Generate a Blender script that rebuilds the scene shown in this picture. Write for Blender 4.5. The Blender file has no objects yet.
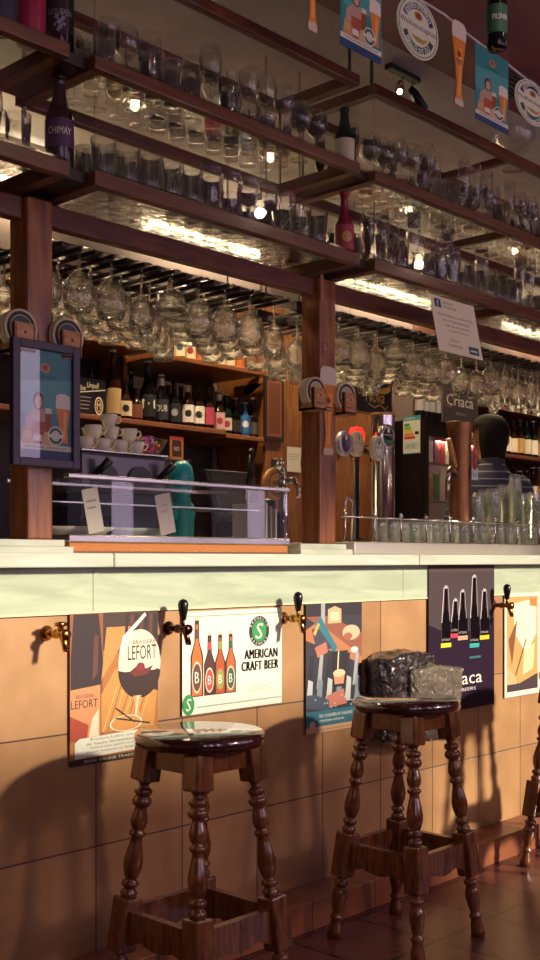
import bpy, bmesh, math, random
from mathutils import Vector, Matrix
random.seed(7)
S = bpy.context.scene
COL = S.collection
# ------------------------------------------------------------------ camera
TH = math.radians(43.15); CS, SN = math.cos(TH), math.sin(TH); FPX = 1120.0; H = 1.10; HY = 559.0
cd = bpy.data.cameras.new('camera'); cam = bpy.data.objects.new('camera', cd); COL.objects.link(cam)
cd.sensor_fit = 'VERTICAL'; cd.sensor_height = 36; cd.lens = FPX/960*36; cd.shift_y = (HY-480)/960
cd.clip_start = 0.05
cam.location = (0, 0, H)
cam.rotation_euler = (math.pi/2, 0, TH-math.pi/2)
S.camera = cam
# ------------------------------------------------------------------ light
w = bpy.data.worlds.new('world'); S.world = w; w.use_nodes = True
bg = w.node_tree.nodes['Background']; bg.inputs[0].default_value = (0.55, 0.42, 0.62, 1); bg.inputs[1].default_value = 0.5
sd = bpy.data.lights.new('sun', 'SUN'); sun = bpy.data.objects.new('sun', sd); COL.objects.link(sun)
sd.energy = 5.8; sd.color = (1.0, 0.85, 0.66); sd.angle = math.radians(5.0)
sun.rotation_euler = Vector((-0.40, 1.0, -0.38)).to_track_quat('-Z', 'Y').to_euler()
def area(name, loc, sx, sy, direction, power, color):
    d = bpy.data.lights.new(name, 'AREA'); d.shape = 'RECTANGLE'; d.size = sx; d.size_y = sy; d.energy = power; d.color = color
    o = bpy.data.objects.new(name, d); COL.objects.link(o); o.location = loc
    o.rotation_euler = Vector(direction).to_track_quat('-Z', 'Z').to_euler(); return o
for wx in (-0.45, 0.35, 1.15, 2.5, 3.4, 4.3, 5.2, 6.6):
    area('window_daylight', (wx, -1.38, 1.9), .20, 1.6, (0, 1, 0), 5.2, (0.82, 0.62, 0.86))
S.view_settings.view_transform = 'Standard'; S.view_settings.look = 'None'; S.view_settings.exposure = 0.15
S.view_settings.gamma = 1.0; S.view_settings.use_curve_mapping = False

# ------------------------------------------------------------------ pixel -> place helpers
def XP(px, Y):
    u = (px-270)/FPX; return Y*(CS+u*SN)/(SN-u*CS)
def ZP(px, py, Y):
    u = (px-270)/FPX; return H+(HY-py)*(Y/(SN-u*CS))/FPX

# ------------------------------------------------------------------ materials
def lin(c):
    if isinstance(c, str):
        c = [int(c[i:i+2], 16)/255 for i in (0, 2, 4)]
    return tuple((x/12.92 if x <= .04045 else ((x+.055)/1.055)**2.4) for x in c)+(1,)
_m = {}
def base_mat(name):
    m = bpy.data.materials.new(name); m.use_nodes = True
    return m, m.node_tree, m.node_tree.nodes['Principled BSDF']
def col(hexc, rough=.55, metal=0, emit=0, spec=.5):
    k = (hexc, rough, metal, emit)
    if k in _m: return _m[k]
    m, nt, b = base_mat('paint_'+hexc)
    N = nt.nodes; L = nt.links
    no = N.new('ShaderNodeTexNoise'); no.inputs['Scale'].default_value = 35
    mx = N.new('ShaderNodeMix'); mx.data_type = 'RGBA'; mx.inputs[0].default_value = .5
    c = lin(hexc)
    mr = N.new('ShaderNodeMapRange'); mr.inputs[3].default_value = 0; mr.inputs[4].default_value = 1
    L.new(no.outputs[0], mr.inputs[0]); L.new(mr.outputs[0], mx.inputs[0])
    mx.inputs[6].default_value = tuple(x*.9 for x in c[:3])+(1,); mx.inputs[7].default_value = tuple(min(1, x*1.08) for x in c[:3])+(1,)
    L.new(mx.outputs[2], b.inputs['Base Color'])
    b.inputs['Roughness'].default_value = rough; b.inputs['Metallic'].default_value = metal
    b.inputs['Specular IOR Level'].default_value = spec
    if emit:
        b.inputs['Emission Color'].default_value = c; b.inputs['Emission Strength'].default_value = emit
    _m[k] = m; return m
def wood(name, c1, c2, rough=.3, scale=6, axis=(1, 8, 8), coat=.3, knots=False):
    if name in _m: return _m[name]
    m, nt, b = base_mat(name); N = nt.nodes; L = nt.links
    tc = N.new('ShaderNodeTexCoord'); mp = N.new('ShaderNodeMapping'); mp.inputs['Scale'].default_value = axis
    no = N.new('ShaderNodeTexNoise'); no.inputs['Scale'].default_value = scale; no.inputs['Detail'].default_value = 6; no.inputs['Distortion'].default_value = .6
    cr = N.new('ShaderNodeValToRGB'); cr.color_ramp.elements[0].color = lin(c1); cr.color_ramp.elements[1].color = lin(c2)
    cr.color_ramp.elements[0].position = .3; cr.color_ramp.elements[1].position = .7
    L.new(tc.outputs['Object'], mp.inputs[0]); L.new(mp.outputs[0], no.inputs['Vector']); L.new(no.outputs[0], cr.inputs[0])
    out = cr.outputs[0]
    if knots:
        vo = N.new('ShaderNodeTexVoronoi'); vo.inputs['Scale'].default_value = 1.0
        mp2 = N.new('ShaderNodeMapping'); mp2.inputs['Scale'].default_value = (9, 9, 4.2); L.new(tc.outputs['Object'], mp2.inputs[0]); L.new(mp2.outputs[0], vo.inputs['Vector'])
        r2 = N.new('ShaderNodeValToRGB'); r2.color_ramp.elements[0].position = .08; r2.color_ramp.elements[0].color = (.25, .18, .15, 1)
        r2.color_ramp.elements[1].position = .3; r2.color_ramp.elements[1].color = (1, 1, 1, 1)
        L.new(vo.outputs['Distance'], r2.inputs[0])
        mu = N.new('ShaderNodeMix'); mu.data_type = 'RGBA'; mu.blend_type = 'MULTIPLY'; mu.inputs[0].default_value = 1
        L.new(out, mu.inputs[6]); L.new(r2.outputs[0], mu.inputs[7]); out = mu.outputs[2]
    L.new(out, b.inputs['Base Color'])
    bp = N.new('ShaderNodeBump'); bp.inputs['Strength'].default_value = .08; L.new(no.outputs[0], bp.inputs['Height']); L.new(bp.outputs[0], b.inputs['Normal'])
    b.inputs['Roughness'].default_value = rough; b.inputs['Coat Weight'].default_value = coat; b.inputs['Coat Roughness'].default_value = .12
    _m[name] = m; return m
W_RAIL = wood('rail_wood', '4c2818', '743e26', .35, 5, (1.5, 14, 14))
W_BEAM = wood('beam_wood', '4a2418', '7a4028', .4, 5, (1.5, 14, 14))
W_POST = wood('post_pine', '6c381c', 'a66432', .35, 4, (14, 14, 1.5), .3, True)
W_STOOL = wood('stool_wood', '452416', '82502c', .22, 7, (9, 9, 1.6), .6)
W_SEAT = wood('seat_wood', '240c0a', '3c1410', .12, 6, (2, 12, 4), 1.0)
W_BACK = wood('backbar_wood', '6c3a1c', '9a5e2e', .45, 5, (1.5, 12, 12), .1)
W_PANEL = wood('panel_wood', '6a3818', '95602e', .5, 5, (12, 12, 1.2), .1)
W_DARK = wood('dark_cabinet_wood', '1c0e0c', '33190f', .5, 5, (2, 10, 10), .1)
W_BOX = wood('box_pine', 'a8683a', 'd09a5c', .5, 6, (2, 12, 12), .1)

def tilemat(name, tw, thh, x0, y0, plane, c1, c2, grout, rough=.25, mort=.0022):
    m, nt, b = base_mat(name); N = nt.nodes; L = nt.links
    tc = N.new('ShaderNodeTexCoord'); sp = N.new('ShaderNodeSeparateXYZ'); cb = N.new('ShaderNodeCombineXYZ')
    L.new(tc.outputs['Object'], sp.inputs[0])
    def add(sock, off):
        a = N.new('ShaderNodeMath'); a.operation = 'ADD'; a.inputs[1].default_value = off; L.new(sock, a.inputs[0]); return a.outputs[0]
    L.new(add(sp.outputs[0], -x0+30*tw), cb.inputs[0]); L.new(add(sp.outputs[2 if plane == 'XZ' else 1], -y0+30*thh), cb.inputs[1])
    br = N.new('ShaderNodeTexBrick'); br.offset = 0; br.squash = 1
    br.inputs['Scale'].default_value = 1; br.inputs['Brick Width'].default_value = tw; br.inputs['Row Height'].default_value = thh
    br.inputs['Mortar Size'].default_value = mort; br.inputs['Mortar Smooth'].default_value = .1; br.inputs['Bias'].default_value = 0
    br.inputs['Color1'].default_value = lin(c1); br.inputs['Color2'].default_value = lin(c2); br.inputs['Mortar'].default_value = lin(grout)
    L.new(cb.outputs[0], br.inputs['Vector'])
    no = N.new('ShaderNodeTexNoise'); no.inputs['Scale'].default_value = 7; no.inputs['Detail'].default_value = 5; L.new(tc.outputs['Object'], no.inputs['Vector'])
    rr = N.new('ShaderNodeMapRange'); rr.inputs[1].default_value = .3; rr.inputs[2].default_value = .7; rr.inputs[3].default_value = .82; rr.inputs[4].default_value = 1.1
    L.new(no.outputs[0], rr.inputs[0])
    mu = N.new('ShaderNodeVectorMath'); mu.operation = 'SCALE'; L.new(br.outputs[0], mu.inputs[0]); L.new(rr.outputs[0], mu.inputs['Scale'])
    L.new(mu.outputs[0], b.inputs['Base Color'])
    bp = N.new('ShaderNodeBump'); bp.inputs['Strength'].default_value = .35; bp.inputs['Distance'].default_value = .003; bp.invert = True
    L.new(br.outputs['Fac'], bp.inputs['Height']); L.new(bp.outputs[0], b.inputs['Normal'])
    r3 = N.new('ShaderNodeMapRange'); r3.inputs[3].default_value = rough*.8; r3.inputs[4].default_value = rough*1.3; L.new(no.outputs[0], r3.inputs[0]); L.new(r3.outputs[0], b.inputs['Roughness'])
    return m
M_TILE = tilemat('wall_tile', .30, .30, 1.8005, .6587, 'XZ', 'a27a52', 'b28a60', '54403a', .32)
M_FLOOR = tilemat('floor_tile', .295, .295, 2.975, 1.856, 'XY', '5c3230', '6e4038', '1a0c0c', .24, .005)
M_PLINTH = tilemat('plinth_tile', .30, .6, 1.9, -.1, 'XZ', '8a5238', '9c6242', '3a241c', .3)
def marble(name, c1, c2, rough=.2):
    m, nt, b = base_mat(name); N = nt.nodes; L = nt.links
    tc = N.new('ShaderNodeTexCoord'); mp = N.new('ShaderNodeMapping'); mp.inputs['Scale'].default_value = (1.2, 3, 9); mp.inputs['Rotation'].default_value = (0, .05, 0)
    no = N.new('ShaderNodeTexNoise'); no.inputs['Scale'].default_value = 2.2; no.inputs['Detail'].default_value = 8; no.inputs['Distortion'].default_value = 1.2
    cr = N.new('ShaderNodeValToRGB'); cr.color_ramp.elements[0].color = lin(c2); cr.color_ramp.elements[1].color = lin(c1)
    cr.color_ramp.elements[0].position = .3; cr.color_ramp.elements[1].position = .6
    L.new(tc.outputs['Object'], mp.inputs[0]); L.new(mp.outputs[0], no.inputs['Vector']); L.new(no.outputs[0], cr.inputs[0]); L.new(cr.outputs[0], b.inputs['Base Color'])
    b.inputs['Roughness'].default_value = rough; return m
M_MARBLE = marble('cream_marble', 'd0d6c4', 'bac2ae')
M_PANELM = marble('pale_green_marble', 'bac6ac', 'a4b298')
def speckle(name, c1, c2, sc=300, rough=.7):
    m, nt, b = base_mat(name); N = nt.nodes; L = nt.links
    tc = N.new('ShaderNodeTexCoord'); no = N.new('ShaderNodeTexNoise'); no.inputs['Scale'].default_value = sc; no.inputs['Detail'].default_value = 3
    cr = N.new('ShaderNodeValToRGB'); cr.color_ramp.elements[0].color = lin(c1); cr.color_ramp.elements[1].color = lin(c2); cr.color_ramp.elements[0].position = .4; cr.color_ramp.elements[1].position = .6
    L.new(tc.outputs['Object'], no.inputs['Vector']); L.new(no.outputs[0], cr.inputs[0]); L.new(cr.outputs[0], b.inputs['Base Color']); b.inputs['Roughness'].default_value = rough
    return m
M_CORK = speckle('cork', 'b0602c', 'd8924c')
M_PLASTER = speckle('grey_plaster', 'aea6a6', 'bab2b0', 4, .8)
M_MAROON = speckle('maroon_paint', '64243a', '6e2a40', 4, .6)
M_CREAMW = speckle('cream_wall', 'b09a7a', 'c0aa88', 3, .8)
def thin_glass(name, tint, g=.06, edge=.75, rough=.02, gcol=(1, 1, 1), lighten=0):
    m = bpy.data.materials.new(name); m.use_nodes = True; nt = m.node_tree; N = nt.nodes; L = nt.links; N.clear()
    o = N.new('ShaderNodeOutputMaterial'); t = N.new('ShaderNodeBsdfTransparent'); t.inputs[0].default_value = tuple(tint)+(1,)
    gl = N.new('ShaderNodeBsdfGlossy'); gl.inputs['Roughness'].default_value = rough; gl.inputs[0].default_value = tuple(gcol)+(1,)
    lw = N.new('ShaderNodeLayerWeight'); lw.inputs[0].default_value = .5
    pw = N.new('ShaderNodeMath'); pw.operation = 'POWER'; pw.inputs[1].default_value = 3.5; L.new(lw.outputs['Facing'], pw.inputs[0])
    mr = N.new('ShaderNodeMapRange'); mr.inputs[3].default_value = g; mr.inputs[4].default_value = edge; L.new(pw.outputs[0], mr.inputs[0])
    mx = N.new('ShaderNodeMixShader'); L.new(mr.outputs[0], mx.inputs[0]); L.new(t.outputs[0], mx.inputs[1]); L.new(gl.outputs[0], mx.inputs[2]); L.new(mx.outputs[0], o.inputs[0])
    if lighten:  # pale diffuse mix that brightens the glass, in place of highlights
        df = N.new('ShaderNodeBsdfDiffuse'); df.inputs[0].default_value = (.85, .82, .76, 1); dm = N.new('ShaderNodeMixShader'); dm.inputs[0].default_value = lighten
        L.new(mx.outputs[0], dm.inputs[1]); L.new(df.outputs[0], dm.inputs[2]); L.new(dm.outputs[0], o.inputs[0])
    return m
G_CLEAR = thin_glass('clear_glass', (.975, .97, .955), .06, .95, .05, lighten=.012)
G_PANE = thin_glass('pane_glass', (.98, .98, .98), .02, .3, .01)
G_SHELF = thin_glass('shelf_glass', (.94, .95, .94), .05, .3, .03)
G_GREEN = thin_glass('pale_green_glass', (.93, .975, .94), .12, .95, .08, lighten=.07)
def rippled_glass():
    m = bpy.data.materials.new('hammered_glass'); m.use_nodes = True; nt = m.node_tree; N = nt.nodes; L = nt.links; N.clear()
    o = N.new('ShaderNodeOutputMaterial'); g = N.new('ShaderNodeBsdfGlass'); g.inputs['IOR'].default_value = 1.45; g.inputs['Color'].default_value = (.98, .98, .96, 1)
    tc = N.new('ShaderNodeTexCoord'); v = N.new('ShaderNodeTexNoise'); v.inputs['Scale'].default_value = 16; v.inputs['Detail'].default_value = 1.5; L.new(tc.outputs['Object'], v.inputs['Vector'])
    b = N.new('ShaderNodeBump'); b.inputs['Strength'].default_value = .8; b.inputs['Distance'].default_value = .012; L.new(v.outputs[0], b.inputs['Height']); L.new(b.outputs[0], g.inputs['Normal'])
    t = N.new('ShaderNodeBsdfTransparent'); x = N.new('ShaderNodeMixShader'); x.inputs[0].default_value = .7; L.new(t.outputs[0], x.inputs[1]); L.new(g.outputs[0], x.inputs[2]); L.new(x.outputs[0], o.inputs[0]); return m
def real_glass(name, tint, rough=0.0, ior=1.45):
    m = bpy.data.materials.new(name); m.use_nodes = True; nt = m.node_tree; N = nt.nodes; L = nt.links; N.clear()
    o = N.new('ShaderNodeOutputMaterial'); g = N.new('ShaderNodeBsdfGlass'); g.inputs['Color'].default_value = tuple(tint)+(1,); g.inputs['Roughness'].default_value = rough; g.inputs['IOR'].default_value = ior
    L.new(g.outputs[0], o.inputs[0]); return m
G_RIPPLE = rippled_glass()
G_STEM = real_glass('stemware_glass', (.99, .98, .95), 0.0, 1.4)
nt = G_STEM.node_tree; g0 = [n for n in nt.nodes if n.type == 'BSDF_GLASS'][0]; o0 = [n for n in nt.nodes if n.type == 'OUTPUT_MATERIAL'][0]
mx0 = nt.nodes.new('ShaderNodeMixShader'); tg = [n for n in G_CLEAR.node_tree.nodes if n.type == 'MIX_SHADER'][0]
t0 = nt.nodes.new('ShaderNodeBsdfTransparent'); t0.inputs[0].default_value = (.98, .97, .95, 1); mx0.inputs[0].default_value = .5
g1 = nt.nodes.new('ShaderNodeBsdfGlossy'); g1.inputs['Roughness'].default_value = .05; lw1 = nt.nodes.new('ShaderNodeLayerWeight'); lw1.inputs[0].default_value = .5
p1 = nt.nodes.new('ShaderNodeMath'); p1.operation = 'POWER'; p1.inputs[1].default_value = 3; r1 = nt.nodes.new('ShaderNodeMapRange'); r1.inputs[3].default_value = .04; r1.inputs[4].default_value = .95
mx1 = nt.nodes.new('ShaderNodeMixShader'); nt.links.new(lw1.outputs['Facing'], p1.inputs[0]); nt.links.new(p1.outputs[0], r1.inputs[0]); nt.links.new(r1.outputs[0], mx1.inputs[0]); nt.links.new(t0.outputs[0], mx1.inputs[1]); nt.links.new(g1.outputs[0], mx1.inputs[2])
nt.links.new(mx1.outputs[0], mx0.inputs[1]); nt.links.new(g0.outputs[0], mx0.inputs[2]); nt.links.new(mx0.outputs[0], o0.inputs[0])
STEEL = col('c8c4c0', .22, 1); CHROME = col('e0dcd8', .08, 1); BRASS = col('b88a48', .25, 1); COPPER = col('946844', .42, .9)
BROWNGL = col('2a120a', .08); GREENGL = col('14261a', .08); BLACKGL = col('0c0809', .08); BLACK = col('0e0b0d', .3); WHITE = col('e8e4d6', .5); CREAM = col('ddd0ae', .5)

# ------------------------------------------------------------------ mesh builder
_txt = {}
def text_mesh(s, shear=0.0):
    bold = s.isupper() and len(s) in (8, 10) and s[:5] in ('AMERI', 'CRAFT'); k = (s, shear)
    if k in _txt: return _txt[k]
    c = bpy.data.curves.new('t', 'FONT'); c.body = s; c.size = 1; c.resolution_u = 2; c.shear = shear; c.fill_mode = 'FRONT'; c.space_character = 1.12 if bold else 1
    o = bpy.data.objects.new('t', c); COL.objects.link(o); dg = bpy.context.evaluated_depsgraph_get(); dg.update()
    me = bpy.data.meshes.new_from_object(o.evaluated_get(dg))
    vs = [tuple(v.co)[:2] for v in me.vertices]; fs = [tuple(p.vertices) for p in me.polygons]
    bpy.data.objects.remove(o); bpy.data.curves.remove(c); bpy.data.meshes.remove(me)
    if not vs: vs = [(0, 0)]; fs = []
    x0 = min(v[0] for v in vs); x1 = max(v[0] for v in vs); y0 = min(v[1] for v in vs); y1 = max(v[1] for v in vs)
    r = ([(v[0]-x0, v[1]-y0) for v in vs], fs, x1-x0, y1-y0); _txt[k] = r; return r
class MB:
    def __init__(s, *mats): s.bm = bmesh.new(); s.mats = list(mats)
    def mi(s, m):
        if m is None: return 0
        if isinstance(m, int): return m
        if m not in s.mats: s.mats.append(m)
        return s.mats.index(m)
    def _place(s, vs, M):
        if M is not None:
            for v in vs: v.co = M @ v.co
    def box(s, x0, x1, y0, y1, z0, z1, mat=None, bev=0, M=None):
        r = bmesh.ops.create_cube(s.bm, size=1)['verts']
        for v in r: v.co = Vector(((x0+x1)/2+v.co.x*(x1-x0), (y0+y1)/2+v.co.y*(y1-y0), (z0+z1)/2+v.co.z*(z1-z0)))
        fs = set(f for v in r for f in v.link_faces)
        if bev > 0:
            es = list(set(e for v in r for e in v.link_edges))
            q = bmesh.ops.bevel(s.bm, geom=es, offset=bev, segments=2, affect='EDGES', profile=.5)
            fs = set(q['faces']) | set(f for f in fs if f.is_valid)
            r = list(set(v for f in fs for v in f.verts))
        k = s.mi(mat)
        for f in fs: f.material_index = k
        s._place(r, M); return s
    def lathe(s, prof, c=(0, 0, 0), seg=20, mat=None, M=None, a0=0, a1=None, smooth=True):
        full = a1 is None; n = seg if full else seg+1; A = 2*math.pi if full else a1-a0; k = s.mi(mat)
        rings = []; allv = []
        for r, z in prof:
            if r < 1e-6: v = s.bm.verts.new((0, 0, z)); rings.append([v]*n); allv.append(v)
            else:
                ring = [s.bm.verts.new((r*math.cos(a0+A*i/seg), r*math.sin(a0+A*i/seg), z)) for i in range(n)]; rings.append(ring); allv += ring
        for a, b in zip(rings, rings[1:]):
            for i in range(seg):
                j = (i+1) % n
                q = []
                for v in (a[i], a[j], b[j], b[i]):
                    if v not in q: q.append(v)
                if len(q) >= 3:
                    try: f = s.bm.faces.new(q); f.smooth = smooth; f.material_index = k
                    except ValueError: pass
        T = Matrix.Translation(c)
        s._place(allv, T if M is None else M @ T); return s
    def tube(s, pts, r, seg=10, mat=None, cap=True, M=None):
        pts = [Vector(p) for p in pts]; rs = r if isinstance(r, (list, tuple)) else [r]*len(pts); k = s.mi(mat); rings = []; allv = []
        up = Vector((0, 0, 1))
        for i, p in enumerate(pts):
            d = (pts[min(i+1, len(pts)-1)]-pts[max(i-1, 0)]).normalized()
            if i == 0:
                a = d.cross(up) if abs(d.z) < .9 else d.cross(Vector((1, 0, 0)))
            else:
                a = la - d*la.dot(d)
            a.normalize(); la = a; b = d.cross(a)
            ring = [s.bm.verts.new(p+(a*math.cos(2*math.pi*j/seg)+b*math.sin(2*math.pi*j/seg))*rs[i]) for j in range(seg)]; rings.append(ring); allv += ring
        for A, B in zip(rings, rings[1:]):
            for j in range(seg):
                f = s.bm.faces.new((A[j], A[(j+1) % seg], B[(j+1) % seg], B[j])); f.smooth = True; f.material_index = k
        if cap:
            for R in (rings[0][::-1], rings[-1]): f = s.bm.faces.new(R); f.material_index = k
        s._place(allv, M); return s
    def sphere(s, c, r, mat=None, sc=(1, 1, 1), seg=14, M=None):
        n = 9; s.lathe([(r*math.sin(math.pi*i/n), -r*math.cos(math.pi*i/n)) for i in range(n+1)], (0, 0, 0), seg, mat, (M or Matrix()) @ Matrix.Translation(c) @ Matrix.Diagonal((*sc, 1))); return s
    def face(s, pts, mat=None):
        f = s.bm.faces.new([s.bm.verts.new(p) for p in pts]); f.material_index = s.mi(mat); return s
    def prism(s, pts2, y0, y1, mat=None, M=None):      # outline in XZ, extruded along Y
        k = s.mi(mat); a = [s.bm.verts.new((p[0], y0, p[1])) for p in pts2]; b = [s.bm.verts.new((p[0], y1, p[1])) for p in pts2]; n = len(a)
        fs = [s.bm.faces.new(a), s.bm.faces.new(b[::-1])]+[s.bm.faces.new((a[i], b[i], b[(i+1) % n], a[(i+1) % n])) for i in range(n)]
        for f in fs: f.material_index = k
        s._place(a+b, M); return s
    def text(s, t, x, z, w, h, y, mat, M=None, shear=0.0, keep=False):   # fits text in the box w x h, lower-left at x,z, facing -Y
        vs, fs, tw, th_ = text_mesh(t, shear); k = s.mi(mat)
        sx = w/max(tw, 1e-6); sz = h/max(th_, 1e-6)
        bv = [s.bm.verts.new((x+v[0]*sx, y, z+v[1]*sz)) for v in vs]
        for f in fs:
            try: q = s.bm.faces.new([bv[i] for i in f]); q.material_index = k
            except ValueError: pass
        s._place(bv, M); return s
    def build(s, name, parent=None, loc=None, rot=None, recalc=True):
        if recalc: bmesh.ops.recalc_face_normals(s.bm, faces=s.bm.faces)
        me = bpy.data.meshes.new(name); s.bm.to_mesh(me); s.bm.free()
        for m in s.mats: me.materials.append(m)
        o = bpy.data.objects.new(name, me); COL.objects.link(o)
        if parent is not None: o.parent = parent
        if loc is not None: o.location = loc
        if rot is not None: o.rotation_euler = rot
        return o
def tag(o, label, cat, group=None):
    o['label'] = label; o['category'] = cat
    if group: o['group'] = group
    return o
def thing(name, label, cat, loc=(0, 0, 0), rotz=0, group=None):
    o = bpy.data.objects.new(name, None); COL.objects.link(o); o.location = loc; o.rotation_euler = (0, 0, rotz); o.empty_display_size = .05
    return tag(o, label, cat, group)
def dup(root, loc, rotz=0, label=None, group=None, scale=None):
    r = root.copy(); COL.objects.link(r); r.location = loc; r.rotation_euler = (r.rotation_euler.x, r.rotation_euler.y, rotz)
    if scale: r.scale = (scale,)*3
    if label: r['label'] = label
    if group: r['group'] = group
    for ch in list(root.children):
        c = ch.copy(); COL.objects.link(c); c.parent = r
        for g in list(ch.children):
            d = g.copy(); COL.objects.link(d); d.parent = c
    return r
def struct(o): o['kind'] = 'structure'; return o
# flat artwork: a thin board facing -Y with printed layers
class Art:
    def __init__(s, w, h, bgm, thick=.0012, outline=None):
        s.w, s.h = w, h; s.mb = MB(bgm); s.y = -.0003; s.t = thick
        if outline: s.mb.prism([(p[0]*w, p[1]*h) for p in outline], 0, thick)
        else: s.mb.box(0, w, 0, thick, 0, h)
    hold = False
    def nx(s):
        if not s.hold: s.y -= .00002
        return s.y
    def rect(s, x0, z0, x1, z1, m): return s.poly([(x0, z0), (x1, z0), (x1, z1), (x0, z1)], m)
    def poly(s, pts, m):
        y = s.nx(); s.mb.face([(p[0]*s.w, y, p[1]*s.h) for p in pts], m); return s
    def ell(s, cx, cz, rx, rz, m, n=28, inner=None):
        if inner:
            y = s.nx(); k = s.mb.mi(m)
            a = [s.mb.bm.verts.new(((cx+rx*math.cos(2*math.pi*i/n))*s.w, y, (cz+rz*math.sin(2*math.pi*i/n))*s.h)) for i in range(n)]
            b = [s.mb.bm.verts.new(((cx+inner*rx*math.cos(2*math.pi*i/n))*s.w, y, (cz+inner*rz*math.sin(2*math.pi*i/n))*s.h)) for i in range(n)]
            for i in range(n):
                f = s.mb.bm.faces.new((a[i], a[(i+1) % n], b[(i+1) % n], b[i])); f.material_index = k
            return s
        return s.poly([(cx+rx*math.cos(2*math.pi*i/n), cz+rz*math.sin(2*math.pi*i/n)) for i in range(n)], m)
    def text(s, t, x, z, w, h, m, shear=0.0): s.mb.text(t, x*s.w, z*s.h, w*s.w, h*s.h, s.nx(), m, None, shear); return s
    def line(s, x0, z0, x1, z1, t, m):
        dx, dz = (x1-x0)*s.w, (z1-z0)*s.h; l = math.hypot(dx, dz); nxx, nz = -dz/l*t/2, dx/l*t/2
        return s.poly([(x0+nxx/s.w, z0+nz/s.h), (x0-nxx/s.w, z0-nz/s.h), (x1-nxx/s.w, z1-nz/s.h), (x1+nxx/s.w, z1+nz/s.h)], m)
    def arctext(s, t, cx, cz, r, a_mid, span, size, m, flip=False):
        y = s.nx(); n = len(t)
        for i, ch in enumerate(t):
            if ch == ' ': continue
            a = math.radians(a_mid + (span/2-span*i/(n-1))*(-1 if flip else 1))
            vs, fs, tw, th_ = text_mesh(ch); k = s.mb.mi(m); sc = size/.7
            ux, uz = (math.sin(a), -math.cos(a)); rx, rz = math.cos(a), math.sin(a)
            if flip: ux, uz, rx2, rz2 = -ux, -uz, -rx, -rz
            else: rx2, rz2 = rx, rz
            bv = []
            for v in vs:
                lx = (v[0]-tw/2)*sc; lz = (v[1]-th_/2)*sc
                bv.append(s.mb.bm.verts.new((cx*s.w+r*rx+ux*lx+rx2*lz, y, cz*s.h+r*rz+uz*lx+rz2*lz)))
            for f in fs:
                try: q = s.mb.bm.faces.new([bv[j] for j in f]); q.material_index = k
                except ValueError: pass
    def build(s, name, loc, rot=None, parent=None):
        return s.mb.build(name, parent, loc, rot, recalc=False)

# ================================================================== THE SETTING
YW = 2.303
struct(MB(M_FLOOR).box(-2.5, 9, -1.5, 4.0, -.08, 0).build('floor'))
struct(MB(M_MAROON).box(-2.5, 9, -1.5, 2.303, 2.85, 2.95).build('ceiling'))
struct(MB(M_PLASTER).box(-2.5, 9, 2.303, 4.0, 2.85, 2.95).build('ceiling'))
M_BACKW = speckle('dim_brown_wall', '64524c', '705c54', 3, .8)
struct(MB(M_BACKW).box(-2.5, 9, 3.95, 4.05, 0, 2.85).build('wall_back'))
struct(MB(M_CREAMW).box(-2.6, -2.5, -1.5, 4.05, 0, 2.85).build('wall_left'))
struct(MB(M_CREAMW).box(9, 9.1, -1.5, 4.05, 0, 2.85).build('wall_right'))
mb = MB(M_CREAMW); mb.box(-2.5, 9, -1.6, -1.5, 0, .75); mb.box(-2.5, 9, -1.6, -1.5, 2.83, 2.85)
for a, b in ((-2.5, -.8), (1.85, 2.0), (5.9, 6.2), (8.4, 9)): mb.box(a, b, -1.6, -1.5, .75, 2.83)
struct(mb.build('wall_front'))
for i, (a, b) in enumerate(((-.8, 1.85), (2.0, 5.9), (6.2, 8.4))):
    f = MB(W_RAIL)
    for x in (a+.02, b-.02): f.box(x-.02, x+.02, -1.57, -1.53, .75, 2.83)
    f.box(a, b, -1.57, -1.53, .75, .79); f.box(a, b, -1.57, -1.53, 2.68, 2.83)
    struct(f.build('window_%d' % (i+1)))
# added to dim the low sun: half-height sheer curtain in the windows
m_, nt_, b_ = base_mat('sheer_dimmer'); o_ = nt_.nodes['Material Output']; t_ = nt_.nodes.new('ShaderNodeBsdfTransparent'); t_.inputs[0].default_value = (.95, .8, .75, 1)
l_ = nt_.nodes.new('ShaderNodeBsdfTranslucent'); l_.inputs[0].default_value = (.22, .17, .20, 1); x_ = nt_.nodes.new('ShaderNodeMixShader'); x_.inputs[0].default_value = .76
nt_.links.new(t_.outputs[0], x_.inputs[1]); nt_.links.new(l_.outputs[0], x_.inputs[2]); nt_.links.new(x_.outputs[0], o_.inputs[0])
tag(MB(m_).box(-.8, 4.75, -1.47, -1.468, .70, 2.03).build('sun_dimmer', None, (0, 0, 0)), 'added half-height sun-blocking curtain across the front windows behind the viewer', 'dimmer')
# bar front
struct(MB(M_TILE).box(-2.5, 9, YW, 2.42, 0, .9637).build('bar_tile_front'))
struct(MB(M_PLINTH).box(-2.5, 9, 2.172, YW, 0, .09, bev=.003).build('plinth'))
for a, b in ((-2.5, .455), (.457, 1.787), (1.789, 3.120), (3.122, 4.452), (4.454, 9)):
    struct(MB(M_PANELM).box(a, b, YW-.004, 2.42, .9637, 1.079).build('marble_panel'))
    struct(MB(M_MARBLE).box(a+.03, b+.03, 2.25, 2.76 if a > 3 else 2.98, 1.079, 1.115, bev=.004).build('marble_slab'))
struct(MB(col('e0d2a8', .4)).box(-2.5, 9, YW-.006, YW, .9600, .9655).build('tile_edge_trim'))
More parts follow.
